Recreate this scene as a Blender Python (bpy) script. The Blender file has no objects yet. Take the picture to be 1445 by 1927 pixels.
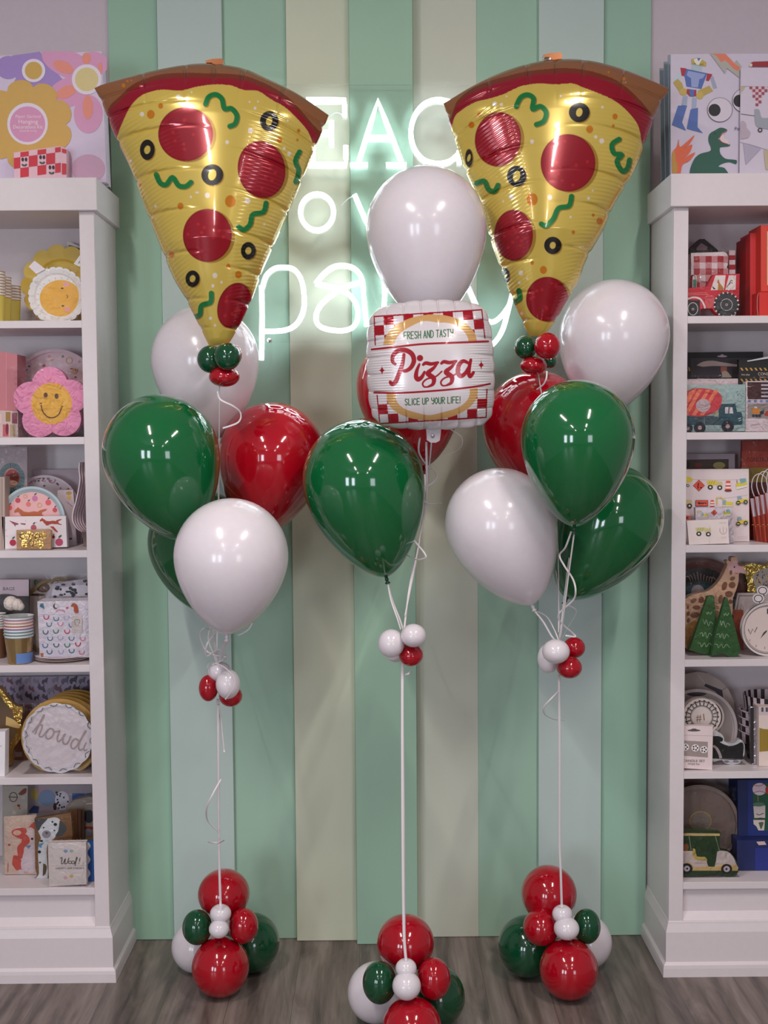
import bpy, bmesh, math, random
import numpy as np
from mathutils import Vector, Matrix
from mathutils.geometry import tessellate_polygon
random.seed(7)
S = bpy.context.scene
COL = S.collection
# ---------------------------------------------------------------- camera
F = 2300.0; CX, CY = 722.5, 963.5; CAMZ = 1.66
PITCH, YAW, ROLL = math.atan(146.5/F), math.radians(-0.285), math.radians(-0.43)
RM = Matrix.Rotation(YAW, 3, 'Z') @ Matrix.Rotation(math.pi/2-PITCH, 3, 'X') @ Matrix.Rotation(ROLL, 3, 'Z')
cd = bpy.data.cameras.new('camera'); cam = bpy.data.objects.new('camera', cd); COL.objects.link(cam)
cam.matrix_world = Matrix.Translation((0, 0, CAMZ)) @ RM.to_4x4()
cd.sensor_fit = 'HORIZONTAL'; cd.sensor_width = 36; cd.lens = 36*F/1445
cd.clip_start = .05; S.camera = cam
# ---------------------------------------------------------------- world, lamps, exposure
S.view_settings.view_transform = 'Standard'; S.view_settings.look = 'None'
S.view_settings.gamma = 1; S.view_settings.use_curve_mapping = False
S.view_settings.exposure = 1.0
w = bpy.data.worlds.new('world'); S.world = w; w.use_nodes = True
w.node_tree.nodes['Background'].inputs[0].default_value = (.92, .82, .84, 1)
w.node_tree.nodes['Background'].inputs[1].default_value = 0.12
def area(name, loc, size, power, color, target=None, rot=None):
    l = bpy.data.lights.new(name, 'AREA'); l.shape = 'RECTANGLE'; l.size, l.size_y = size
    l.energy = power; l.color = color
    o = bpy.data.objects.new(name, l); COL.objects.link(o); o.location = loc
    if target: o.rotation_euler = (Vector(target)-Vector(loc)).to_track_quat('-Z', 'Y').to_euler()
    else: o.rotation_euler = rot or (0, 0, 0)
    return o
for sx in (-1, 1):                                  # two rows of ceiling strip lamps
    for y, pw in ((1.3, 22), (-1.2, 12), (-3.8, 8)):
        area('ceiling_lamp', (sx*1.15, y, 3.5), (.05, 1.1), pw, (1, .92, .88))
area('window_light', (-3.6, -3.2, 1.5), (.7, 1.7), 24, (.80, .88, 1), target=(0, 3.5, .9))
area('window_light', (-2.4, -4.2, 1.5), (.7, 1.7), 24, (.80, .88, 1), target=(0, 3.5, .9))
area('window_light', (2.6, -4.6, 1.5), (1.2, 1.7), 18, (.85, .9, 1), target=(0, 3.5, .9))
# ---------------------------------------------------------------- projection
def W(px, py, Y):
    d = RM @ Vector(((px-CX)/F, -(py-CY)/F, -1)); t = Y/d.y
    return d.x*t, CAMZ+d.z*t
def W3(px, py, Y):
    x, z = W(px, py, Y); return Vector((x, Y, z))
def upx(c):      # metres per photo pixel at a point
    d = RM.transposed() @ (Vector(c)-Vector((0, 0, CAMZ))); return -d.z/F
# ---------------------------------------------------------------- materials
def lin(c):
    if isinstance(c, str):
        c = c.lstrip('#'); c = [int(c[i:i+2], 16)/255 for i in (0, 2, 4)]
    return tuple(((v+.055)/1.055)**2.4 if v > .04045 else v/12.92 for v in c)+(1,)
_M = {}
GAIN = [1.0]
def M(c, rough=.5, metal=0., coat=0., kind=''):
    key = (c, rough, metal, coat, kind, GAIN[0])
    if key in _M: return _M[key]
    m = bpy.data.materials.new('surface_'+str(len(_M))); m.use_nodes = True
    nt = m.node_tree; b = nt.nodes['Principled BSDF']
    b.inputs['Roughness'].default_value = rough; b.inputs['Metallic'].default_value = metal
    b.inputs['Coat Weight'].default_value = coat; b.inputs['Coat Roughness'].default_value = .06
    tc = nt.nodes.new('ShaderNodeTexCoord'); nz = nt.nodes.new('ShaderNodeTexNoise')
    nt.links.new(tc.outputs['Object'], nz.inputs['Vector']); nz.inputs['Scale'].default_value = 60
    mx = nt.nodes.new('ShaderNodeMix'); mx.data_type = 'RGBA'
    L = tuple(min(.88, v*GAIN[0]) for v in lin(c)[:3])+(1,); k = .94
    mx.inputs['A'].default_value = L; mx.inputs['B'].default_value = (L[0]*k, L[1]*k, L[2]*k, 1)
    nt.links.new(nz.outputs['Fac'], mx.inputs['Factor']); nt.links.new(mx.outputs['Result'], b.inputs['Base Color'])
    if kind == 'latex':
        b.inputs['Subsurface Weight'].default_value = .12; b.inputs['Subsurface Scale'].default_value = .03
    if kind == 'crinkle':
        nz.inputs['Scale'].default_value = 45
        bp = nt.nodes.new('ShaderNodeBump'); bp.inputs['Distance'].default_value = .01; bp.inputs['Strength'].default_value = .6
        nt.links.new(nz.outputs['Fac'], bp.inputs['Height']); nt.links.new(bp.outputs['Normal'], b.inputs['Normal'])
    _M[key] = m; return m
def emis(name, c, s):
    m = bpy.data.materials.new(name); m.use_nodes = True; b = m.node_tree.nodes['Principled BSDF']
    b.inputs['Base Color'].default_value = (.9, .9, .9, 1)
    b.inputs['Emission Color'].default_value = lin(c); b.inputs['Emission Strength'].default_value = s
    return m
def clear(name, fac, rough=.06, bump=0, tint=(1, 1, 1, 1)):
    m = bpy.data.materials.new(name); m.use_nodes = True; nt = m.node_tree; nt.nodes.clear()
    out = nt.nodes.new('ShaderNodeOutputMaterial'); mix = nt.nodes.new('ShaderNodeMixShader')
    tr = nt.nodes.new('ShaderNodeBsdfTransparent'); gl = nt.nodes.new('ShaderNodeBsdfGlossy')
    tr.inputs['Color'].default_value = tint
    gl.inputs['Roughness'].default_value = rough
    lw = nt.nodes.new('ShaderNodeFresnel'); lw.inputs['IOR'].default_value = 1.45
    ad = nt.nodes.new('ShaderNodeMath'); ad.operation = 'ADD'; ad.inputs[1].default_value = fac; ad.use_clamp = True
    nt.links.new(lw.outputs[0], ad.inputs[0]); nt.links.new(ad.outputs[0], mix.inputs[0])
    nt.links.new(tr.outputs[0], mix.inputs[1]); nt.links.new(gl.outputs[0], mix.inputs[2]); nt.links.new(mix.outputs[0], out.inputs[0])
    if bump:
        tc = nt.nodes.new('ShaderNodeTexCoord'); nz = nt.nodes.new('ShaderNodeTexNoise'); nz.inputs['Scale'].default_value = 38
        nz.inputs['Distortion'].default_value = 1.5
        nt.links.new(tc.outputs['Object'], nz.inputs['Vector'])
        bp = nt.nodes.new('ShaderNodeBump'); bp.inputs['Distance'].default_value = .012; bp.inputs['Strength'].default_value = bump
        nt.links.new(nz.outputs['Fac'], bp.inputs['Height']); nt.links.new(bp.outputs[0], gl.inputs['Normal']); nt.links.new(bp.outputs[0], lw.inputs['Normal'])
    return m
CELLO = clear('clear_crinkled_film', -.02, .09, .45)
ACRYL = clear('clear_acrylic', .0, .04)
def vcol(name, rough=.2, metal=.3, coat=.6):
    m = bpy.data.materials.new(name); m.use_nodes = True; nt = m.node_tree; b = nt.nodes['Principled BSDF']
    a = nt.nodes.new('ShaderNodeAttribute'); a.attribute_name = 'print'
    nt.links.new(a.outputs['Color'], b.inputs['Base Color'])
    b.inputs['Roughness'].default_value = rough; b.inputs['Metallic'].default_value = metal
    b.inputs['Coat Weight'].default_value = coat; b.inputs['Coat Roughness'].default_value = .05
    return m
# ---------------------------------------------------------------- object helpers
def tag(o, label=None, cat=None, group=None, kind=None):
    if label: o['label'] = label
    if cat: o['category'] = cat
    if group: o['group'] = group
    if kind: o['kind'] = kind
    return o
def empty(name, loc):
    o = bpy.data.objects.new(name, None); COL.objects.link(o); o.location = loc; o.empty_display_size = .05
    return o
def clampx(x, y):                       # keep goods inside the bookcase walls
    if y < 3.648: return x
    if x < 0: return min(x, LIMX[0])
    return max(x, LIMX[1])
LIMX = [0, 0]
class MB:
    """collects polygons with materials, builds one mesh object"""
    def __init__(s): s.v = []; s.f = []; s.m = []; s.mats = []; s.sm = []
    def mi(s, m):
        if m not in s.mats: s.mats.append(m)
        return s.mats.index(m)
    def add(s, vs, fs, m, smooth=False):
        n = len(s.v); s.v += [tuple(v) for v in vs]; k = s.mi(m)
        for f in fs: s.f.append(tuple(i+n for i in f)); s.m.append(k); s.sm.append(smooth)
    def box(s, x0, x1, y0, y1, z0, z1, m):
        if x1 < x0: x0, x1 = x1, x0
        s.add([(x, y, z) for z in (z0, z1) for y in (y0, y1) for x in (x0, x1)],
              [(0, 2, 3, 1), (4, 5, 7, 6), (0, 1, 5, 4), (2, 6, 7, 3), (0, 4, 6, 2), (1, 3, 7, 5)], m)
    def prism(s, pts, y0, y1, m, back=True):     # pts: (x,z) outline, front at y0
        pts = ccw(pts); n = len(pts)
        tri = tessellate_polygon([[Vector((p[0], p[1], 0)) for p in pts]])
        A = [(p[0], y0, p[1]) for p in pts]; B = [(p[0], y1, p[1]) for p in pts]
        s.add(A, [fixt(t, pts, False) for t in tri], m)
        s.add(B, [fixt(t, pts, True) for t in tri], m)
        s.add(A+B, [(i, i+n, (i+1) % n+n, (i+1) % n) for i in range(n)], m)
    def flat(s, pts, y, m):
        if len(pts) < 3: return
        pts = ccw(pts)
        tri = tessellate_polygon([[Vector((p[0], p[1], 0)) for p in pts]])
        s.add([(p[0], y, p[1]) for p in pts], [fixt(t, pts, False) for t in tri], m)
    def lathe(s, prof, m, o=(0, 0, 0), n=32, rx=1, ry=1, R=None, smooth=True, mats=None):  # prof: (r, z)
        vs = []
        for r, z in prof:
            for i in range(n):
                a = 2*math.pi*i/n; p = Vector((r*math.cos(a)*rx, r*math.sin(a)*ry, z))
                if R: p = R @ p
                vs.append((p.x+o[0], p.y+o[1], p.z+o[2]))
        for j in range(len(prof)-1):
            fs = [(j*n+i, j*n+(i+1) % n, (j+1)*n+(i+1) % n, (j+1)*n+i) for i in range(n)]
            if j == 0 or mats: s.add(vs if j == 0 else [], [], m)
            base = len(s.v)-len(vs) if j == 0 else base
            k = s.mi(mats[j] if mats else m)
            for f in fs: s.f.append(tuple(i+base for i in f)); s.m.append(k); s.sm.append(smooth)
    def tube(s, path, r, m, n=8, ry=None, closed=False):
        P = [Vector(p) for p in path]; N = len(P); vs = []; up = None
        for i, p in enumerate(P):
            a = P[(i-1) % N] if closed or i > 0 else P[i]; b = P[(i+1) % N] if closed or i < N-1 else P[i]
            t = (b-a); t = t.normalized() if t.length > 1e-9 else Vector((0, 0, 1))
            u = Vector((0, 1, 0)) if up is None else up
            u = u-t*u.dot(t)
            if u.length < 1e-4: u = t.orthogonal()
            u.normalize(); up = u; q = t.cross(u)
            for k in range(n):
                c = 2*math.pi*k/n; vs.append(p+u*(ry or r)*math.cos(c)+q*r*math.sin(c))
        fs = []
        for i in range(N if closed else N-1):
            j = (i+1) % N
            fs += [(i*n+k, i*n+(k+1) % n, j*n+(k+1) % n, j*n+k) for k in range(n)]
        if not closed: fs += [tuple(range(n)), tuple((N-1)*n+k for k in reversed(range(n)))]
        s.add(vs, fs, m, True)
    def build(s, name, parent=None, loc=None, bevel=0):
        me = bpy.data.meshes.new(name); o = bpy.data.objects.new(name, me); COL.objects.link(o)
        L = Vector(loc) if loc is not None else Vector((0, 0, 0))
        me.from_pydata([(v[0]-L.x, v[1]-L.y, v[2]-L.z) for v in s.v], [], s.f)
        for m in s.mats: me.materials.append(m)
        me.polygons.foreach_set('material_index', s.m); me.polygons.foreach_set('use_smooth', s.sm)
        me.update()
        o.location = L
        if parent is not None:
            o.parent = parent
            o.location = L-Vector(parent.location) if parent.parent is None else L-Vector(parent.location)-Vector(parent.parent.location)
        if bevel:
            b = o.modifiers.new('bevel', 'BEVEL'); b.width = bevel; b.segments = 2; b.limit_method = 'ANGLE'
        return o
def area2(p): return sum(p[i][0]*p[(i+1) % len(p)][1]-p[(i+1) % len(p)][0]*p[i][1] for i in range(len(p)))
def ccw(p): return list(p) if area2(p) > 0 else list(p)[::-1]
def fixt(t, pts, rev):
    a = area2([pts[i] for i in t]); t = tuple(t) if a > 0 else tuple(t)[::-1]
    return t[::-1] if rev else t      # ccw in (x,z) faces -Y
def spline(pts, k=6, closed=False):
    n = len(pts); out = []
    if n < 3: return list(pts)
    g = lambda i: np.array(pts[i % n] if closed else pts[max(0, min(n-1, i))], float)
    for i in range(n if closed else n-1):
        a, b, c, d = g(i-1), g(i), g(i+1), g(i+2)
        for j in range(k):
            t = j/k; out.append(tuple(.5*((2*b)+(c-a)*t+(2*a-5*b+4*c-d)*t*t+(3*b-a-3*c+d)*t**3)))
    if not closed: out.append(tuple(float(v) for v in pts[-1]))
    return out
# 2-D shapes in photograph pixels
def E(cx, cy, rx, ry=None, n=28, rot=0, a0=0, a1=360):
    ry = rx if ry is None else ry; r = math.radians(rot); o = []
    full = abs(a1-a0) >= 360
    for i in range(n if full else n+1):
        a = math.radians(a0+(a1-a0)*i/n); x, y = rx*math.cos(a), ry*math.sin(a)
        o.append((cx+x*math.cos(r)-y*math.sin(r), cy+x*math.sin(r)+y*math.cos(r)))
    return o
def R(x0, y0, x1, y1): return [(x0, y0), (x1, y0), (x1, y1), (x0, y1)]
def scal(cx, cy, r, n, amp, k=8, rot=0):
    o = []
    for i in range(n*k):
        a = 2*math.pi*i/(n*k); q = r*(1-amp+amp*abs(math.sin(n*a/2+rot))**.6)
        o.append((cx+q*math.cos(a), cy+q*math.sin(a)))
    return o
def clip(poly, box):
    x0, y0, x1, y1 = box
    for ax, lim, sg in ((0, x0, 1), (0, x1, -1), (1, y0, 1), (1, y1, -1)):
        o = []
        for i in range(len(poly)):
            a, b = poly[i-1], poly[i]; ia = (a[ax]-lim)*sg >= 0; ib = (b[ax]-lim)*sg >= 0
            if ia != ib:
                t = (lim-a[ax])/(b[ax]-a[ax]); o.append((a[0]+(b[0]-a[0])*t, a[1]+(b[1]-a[1])*t))
            if ib: o.append(b)
        poly = o
        if not poly: return []
    return poly
def text_tris(txt):
    c = bpy.data.curves.new('t', 'FONT'); c.body = txt; c.align_x = 'CENTER'; c.resolution_u = 3
    o = bpy.data.objects.new('t', c); COL.objects.link(o)
    dg = bpy.context.evaluated_depsgraph_get(); me = bpy.data.meshes.new_from_object(o.evaluated_get(dg))
    V = [(v.co.x, v.co.y) for v in me.vertices]; Fs = [tuple(p.vertices) for p in me.polygons]
    bpy.data.objects.remove(o); bpy.data.curves.remove(c); bpy.data.meshes.remove(me)
    return V, Fs
def put_layers(mb, layers, Y, dz, step=.0004, k0=1, rough=.5, box=None, cv=W, zc=None):
    k = k0
    def T(p):
        x, z = cv(p[0], p[1], Y); return (clampx(x, Y) if dz is not None and z < TOPZ-.01 else x, (z+dz if zc is None else (zc[1]+(z-zc[0])*zc[2] if isinstance(zc, tuple) else max(z+dz, zc))))
    for L in layers:
        y = Y-step*k
        if L[0] == 't':                                # ('t', text, cx, baseline_y, size_px, color[, rot, squash])
            _, txt, cx, cy, sz, col = L[:6]; rot = math.radians(L[6]) if len(L) > 6 else 0; sq = L[7] if len(L) > 7 else 1
            V, Fs = text_tris(txt); pv = []
            for x, yy in V:
                X, Yp = x*sz*sq, -yy*sz; q = T((cx+X*math.cos(rot)-Yp*math.sin(rot), cy+X*math.sin(rot)+Yp*math.cos(rot)))
                pv.append((q[0], y, q[1]))
            mb.add(pv, Fs, M(col, rough)); k += .25; continue
        if L[0] == 's':                                # stroke: ('s', pts, width, color)
            pts, wd, m = L[1], L[2], L[3]; pts = [np.array(p, float) for p in pts]; n = len(pts); l, r = [], []
            for i in range(n):
                t = pts[min(n-1, i+1)]-pts[max(0, i-1)]; t = t/(np.linalg.norm(t)+1e-9); q = np.array((-t[1], t[0]))*wd/2
                l.append(T(tuple(pts[i]+q))); r.append(T(tuple(pts[i]-q)))
            
            for i in range(n-1): mb.add([(q_[0], y-i*2.5e-6, q_[1]) for q_ in (l[i], l[i+1], r[i+1], r[i])], [(0, 1, 2, 3)], M(m, rough))
            k += .25; continue
        pts, col = L[1], L[2]
        if box: pts = clip(pts, box)
        if len(pts) >= 3: mb.flat([T(p) for p in pts], y, M(col, rough) if isinstance(col, str) else col)
        k += .25
def item(name, label, cat, Y, th, outline, col, layers=(), z=None, group=None, rough=.55, wrap=None, side=None, crop=True, lean=0):
    pts = [W(p[0], p[1], Y) for p in outline]
    dz = (z-min(p[1] for p in pts)) if z is not None else 0
    zc = None
    if z is not None:
        if z < TOPZ: pts = [(clampx(x, Y+.001), q) for x, q in pts]
        if dz > .05: zc = z; dz = 0; pts = [(x, max(q, z)) for x, q in pts]
        elif dz > .003:
            zl, zt = z-dz, max(p[1] for p in pts); kz = (zt-z)/(zt-zl); pts = [(x, z+(q-zl)*kz) for x, q in pts]; zc = (zl, z, kz); dz = 0
        elif -.02 < dz <= .003: pass
        elif dz < 0: lo = min(p[1] for p in pts)+.01; pts = [(x, z if q < lo else q) for x, q in pts]; dz = 0
    pts = [(x, q+dz) for x, q in pts]
    mb = MB(); m = M(col, rough) if isinstance(col, str) else col
    mb.prism(pts, Y, Y+th, m)
    bx = (min(p[0] for p in outline), min(p[1] for p in outline), max(p[0] for p in outline), max(p[1] for p in outline)) if crop else None
    put_layers(mb, layers, Y, dz, box=bx, rough=rough, zc=zc)
    cx = sum(p[0] for p in pts)/len(pts); cz = min(p[1] for p in pts)
    if wrap:
        root = empty(name, (cx, Y+th/2, cz)); tag(root, label, cat, group)
        o = mb.build('printed_card' if wrap != 1 else 'contents', root, (cx, Y, cz))
        film(root, pts, Y, th)
        o = root
    else:
        o = mb.build(name, None, (cx, Y, cz)); tag(o, label, cat, group)
    return o
def film(root, pts, Y, th, pad=.005, top=.012, name='plastic_film'):
    x0, x1 = min(p[0] for p in pts)-pad*.6, max(p[0] for p in pts)+pad*.6
    z0, z1 = min(p[1] for p in pts)+.0005, max(p[1] for p in pts)+top
    mb = MB(); n = 14; vs = []
    for j in range(n+1):
        for i in range(n+1):
            e = min(i, n-i, j, n-j)/n
            vs.append((x0+(x1-x0)*i/n+random.uniform(-.0006, .0006), Y-.003-.003*min(1, e*6)+random.uniform(-.0012, .0012), z0+(z1-z0)*j/n))
    mb.add(vs, [(j*(n+1)+i, j*(n+1)+i+1, (j+1)*(n+1)+i+1, (j+1)*(n+1)+i) for j in range(n) for i in range(n)], CELLO, True)
    mb.build(name, root, ((x0+x1)/2, Y, z0))
# ================================================================ the setting
YW = 3.955
wood = bpy.data.materials.new('grey_plank_floor'); wood.use_nodes = True
nt = wood.node_tree; b = nt.nodes['Principled BSDF']; b.inputs['Roughness'].default_value = .42
def nd(t, **k):
    n = nt.nodes.new(t)
    for a, v in k.items(): setattr(n, a, v)
    return n
tc = nd('ShaderNodeTexCoord')
mp = nd('ShaderNodeMapping'); mp.inputs['Rotation'].default_value = (0, 0, math.pi/2); mp.inputs['Location'].default_value = (.3, .07, 0)
nt.links.new(tc.outputs['Object'], mp.inputs[0])
br = nd('ShaderNodeTexBrick'); br.inputs['Scale'].default_value = 1; br.inputs['Brick Width'].default_value = 1.25; br.inputs['Row Height'].default_value = .19
br.inputs['Mortar Size'].default_value = .0007; br.inputs['Color1'].default_value = (0, 0, 0, 1); br.inputs['Color2'].default_value = (1, 1, 1, 1); br.inputs['Mortar'].default_value = (0, 0, 0, 1)
br.offset = .37
nt.links.new(mp.outputs[0], br.inputs['Vector'])
mp2 = nd('ShaderNodeMapping'); mp2.inputs['Scale'].default_value = (6, .9, 1); nt.links.new(tc.outputs['Object'], mp2.inputs[0])
add = nd('ShaderNodeVectorMath', operation='ADD'); nt.links.new(mp2.outputs[0], add.inputs[0])
sc_ = nd('ShaderNodeVectorMath', operation='SCALE'); nt.links.new(br.outputs['Color'], sc_.inputs[0]); sc_.inputs['Scale'].default_value = 7.3
nt.links.new(sc_.outputs[0], add.inputs[1])
n1 = nd('ShaderNodeTexNoise'); n1.inputs['Scale'].default_value = 2.2; n1.inputs['Detail'].default_value = 9; n1.inputs['Roughness'].default_value = .62; n1.inputs['Distortion'].default_value = 1.6
nt.links.new(add.outputs[0], n1.inputs[0])
n2 = nd('ShaderNodeTexWave'); n2.inputs['Scale'].default_value = .55; n2.inputs['Distortion'].default_value = 14; n2.inputs['Detail'].default_value = 5; n2.inputs['Detail Scale'].default_value = .9
nt.links.new(add.outputs[0], n2.inputs[0])
mp3 = nd('ShaderNodeMapping'); mp3.inputs['Scale'].default_value = (50, 2.5, 1); nt.links.new(tc.outputs['Object'], mp3.inputs[0])
n3 = nd('ShaderNodeTexNoise'); n3.inputs['Scale'].default_value = 1.5; n3.inputs['Detail'].default_value = 4; nt.links.new(mp3.outputs[0], n3.inputs[0])
m1 = nd('ShaderNodeMix', data_type='FLOAT'); m1.inputs['Factor'].default_value = .22; nt.links.new(n1.outputs['Fac'], m1.inputs['A']); nt.links.new(n2.outputs['Fac'], m1.inputs['B'])
m2 = nd('ShaderNodeMix', data_type='FLOAT'); m2.inputs['Factor'].default_value = .3; nt.links.new(m1.outputs['Result'], m2.inputs['A']); nt.links.new(n3.outputs['Fac'], m2.inputs['B'])
cr = nd('ShaderNodeValToRGB'); cr.color_ramp.elements[0].position = .30; cr.color_ramp.elements[1].position = .68
cr.color_ramp.elements[0].color = lin('#413936'); cr.color_ramp.elements[1].color = lin('#8d817b')
e = cr.color_ramp.elements.new(.5); e.color = lin('#71655f')
nt.links.new(m2.outputs['Result'], cr.inputs[0])
hsv = nd('ShaderNodeHueSaturation'); nt.links.new(cr.outputs[0], hsv.inputs['Color'])
mr = nd('ShaderNodeMapRange'); mr.inputs['To Min'].default_value = .86; mr.inputs['To Max'].default_value = 1.12
nt.links.new(br.outputs['Color'], mr.inputs[0]); nt.links.new(mr.outputs[0], hsv.inputs['Value'])
mx = nd('ShaderNodeMix', data_type='RGBA'); nt.links.new(br.outputs['Fac'], mx.inputs['Factor']); nt.links.new(hsv.outputs[0], mx.inputs['A']); mx.inputs['B'].default_value = lin('#4c4441')
nt.links.new(mx.outputs['Result'], b.inputs['Base Color'])
bp = nd('ShaderNodeBump'); bp.inputs['Strength'].default_value = .25; bp.inputs['Distance'].default_value = .002
nt.links.new(m2.outputs['Result'], bp.inputs['Height']); nt.links.new(bp.outputs[0], b.inputs['Normal'])

mb = MB(); mb.box(-3, 3, -6, YW+.1, -.06, 0, wood); tag(mb.build('floor', loc=(0, 0, 0)), kind='structure')
WALLM = M('#d3c5cd', .85)
mb = MB(); mb.box(-3, 3, YW, YW+.1, 0, 3.6, WALLM); tag(mb.build('wall_back'), kind='structure')
mb = MB(); mb.box(-3, 3, -6, YW+.1, 3.6, 3.7, M('#d8d2d4', .9)); tag(mb.build('ceiling'), kind='structure')
# ten painted boards on the wall between the bookcases: x (pixels at y=0, pixels at y=1760), thickness, colour
MINT, PALE, SAGE = '#7db6a1', '#bccec8', '#d2d7c0'
BX = [(202, 240), (294, 328), (417, 443), (537, 559), (655, 673), (776, 786), (896, 901), (1015, 1012), (1137, 1130), (1229, 1211)]
BD = [('#9cc2ab', .016), (PALE, .036), ('#a5c7b2', .016), (SAGE, .037), ('#a2c6ae', .068), ('#d0d4c4', .016), ('#a3c5b0', .016), (PALE, .036), ('#9cc2ad', .016)]
for i, (c, th) in enumerate(BD):
    Yf = YW-th
    def bx(j):
        a, bb = BX[j]; t = 817/1760; return W(a+(bb-a)*t, 817, Yf)[0]
    m = bpy.data.materials.new('painted_board'); m.use_nodes = True; n_ = m.node_tree; bb_ = n_.nodes['Principled BSDF']; bb_.inputs['Roughness'].default_value = .6
    t_ = n_.nodes.new('ShaderNodeTexCoord'); z_ = n_.nodes.new('ShaderNodeTexNoise'); z_.inputs['Scale'].default_value = 2.5; z_.inputs['Detail'].default_value = 6
    n_.links.new(t_.outputs['Object'], z_.inputs[0]); x_ = n_.nodes.new('ShaderNodeMix'); x_.data_type = 'RGBA'
    l = lin(c); x_.inputs['A'].default_value = tuple(v*.95 for v in l[:3])+(1,); x_.inputs['B'].default_value = tuple(min(1, v*1.05) for v in l[:3])+(1,)
    n_.links.new(z_.outputs['Fac'], x_.inputs['Factor']); n_.links.new(x_.outputs['Result'], bb_.inputs['Base Color'])
    mb = MB(); mb.box(bx(i), bx(i+1), Yf, YW-.0005, .001, 3.6, m)
    tag(mb.build('trim_%d' % (i+1), loc=(bx(i), Yf, 0), bevel=.0015), kind='structure')

# ================================================================ bookcases
YF, YC = 3.645, 3.625          # face of the frame, face of the crown box
WH = M('#e3d9dc', .38)
SH_PX = {-1: [602.6, 823, 1036.5, 1252, 1463, 1674], 1: [594.5, 813, 1025.5, 1241, 1453, 1658.6]}
SZ = [W(20, 602.6, YF)[1], 0, 0, 0, 0, 0]
SHZ = {}
for s, px in ((-1, 90), (1, 1365)): SHZ[s] = [W(px, y+(px-[100, 1360][s > 0])*0, YF)[1] for y in SH_PX[s]]
SZ = [(SHZ[-1][i]+SHZ[1][i])/2 for i in range(6)]
TOPZ = (W(90, 333, YC)[1]+W(1380, 326.5, YC)[1])/2
CB = (W(90, 395, YC)[1]+W(1380, 388.5, YC)[1])/2
def bookcase(s, label):
    if s < 0:
        xo = (W(175, 400, YF)[0]+W(207, 1700, YF)[0])/2; xi = (W(148.5, 400, YF)[0]+W(178, 1700, YF)[0])/2; xe = -1.42
    else:
        xo = (W(1268, 400, YF)[0]+W(1258.5, 1700, YF)[0])/2; xi = (W(1295, 400, YF)[0]+W(1286, 1700, YF)[0])/2; xe = 1.42
    d = -s      # direction toward the gap
    root = empty('bookcase', ((xo+xe)/2, (YF+YW)/2, 0)); tag(root, label, 'bookcase', None)
    P = lambda mb, n, bev=.002: mb.build(n, root, bevel=bev)
    Yb = YW-.001
    zb = .165
    mb = MB(); mb.box(xo, xo-d*.018, YF+.02, Yb, zb-.02, CB, WH); P(mb, 'side_panel')
    mb = MB(); mb.box(xe, xe+d*.018, YF+.02, Yb, zb-.02, CB, WH); P(mb, 'side_panel')
    mb = MB(); mb.box(xo-d*.018, xe+d*.018, Yb-.012, Yb, zb, CB, WH); P(mb, 'back_panel', 0)
    mb = MB(); mb.box(xo, xi, YF, YF+.02, zb, CB, WH); P(mb, 'face_stile')
    mb = MB(); mb.box(xe, xe+d*.042, YF, YF+.02, zb, CB, WH); P(mb, 'face_stile')
    mb = MB(); mb.box(xo+d*.014, xe-d*.014, YC, Yb, CB, TOPZ, WH); P(mb, 'crown_box')
    for i in range(6):
        mb = MB(); mb.box(xi+ (xo-xi)*.45, xe+d*.02, YF+.003, Yb-.0125, SZ[i]-.022, SZ[i], WH); P(mb, 'shelf', .0012)
    mb = MB(); mb.box(xi+(xo-xi)*.45, xe+d*.02, YF+.022, YF+.04, .15, SZ[5]-.0225, WH)
    mb.add([(xi, YF+.004, .168), (xe, YF+.004, .168), (xe, YF+.022, .19), (xi, YF+.022, .19), (xi, YF+.0215, .19), (xe, YF+.0215, .19)], [(0, 1, 2, 3)], WH)
    P(mb, 'toe_board', 0)
    # moulded plinth wrapping the front and the side
    prof = [(0, .168), (.002, .166), (.003, .160), (.010, .136), (.0105, .044), (.018, .036), (.0195, .026), (.020, 0)]
    mb = MB(); vs = []; n = len(prof)
    for o_, z in prof:
        vs += [(xe, YF-o_, z), (xo+d*o_, YF-o_, z), (xo+d*o_, Yb, z)]
    fs = []
    for j in range(n-1):
        for i in range(2): fs.append((j*3+i, j*3+i+1, (j+1)*3+i+1, (j+1)*3+i) if s > 0 else (j*3+i, (j+1)*3+i, (j+1)*3+i+1, j*3+i+1))
    mb.add(vs, fs, WH)
    mb.add([(xe, YF, .168), (xo, YF, .168), (xo, Yb, .168), (xe, Yb, .168)], [(0, 1, 2, 3)], WH)
    P(mb, 'plinth_moulding', 0)
    return xo, xi
XL = bookcase(-1, 'white bookcase at left holding pink and yellow party plates and cups')
XR = bookcase(1, 'white bookcase at right holding construction themed and safari party goods')

# ================================================================ neon sign
YN = 3.845
NEON = emis('white_neon', '#eaf6ff', 3.7)
r = empty('neon_sign', W3(720, 640, YN)); tag(r, 'white neon script sign on clear acrylic mounted on the mint boards', 'neon sign')
mb = MB()
ol = [(450, 160), (1000, 160), (1000, 560), (985, 690), (895, 690), (880, 645), (512, 645), (512, 682), (500, 698), (488, 698), (476, 682), (476, 645), (450, 640)]
mb.prism([W(p[0], p[1], YN+.014) for p in ol], YN+.012, YN+.016, ACRYL)
mb.build('acrylic_backing', r, W3(720, 640, YN))
for i, (px, py) in enumerate([(506, 640), (990, 175), (470, 175), (965, 560)]):
    q = W3(px, py, YN); mb = MB()
    mb.lathe([(0, 0), (.006, 0), (.0065, .002), (.0065, .04)], M('#c9c9cc', .25, .9), (q.x, YN+.004, q.z), 16, R=Matrix.Rotation(-math.pi/2, 3, 'X'))
    mb.build('standoff_screw', r, q)
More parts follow.
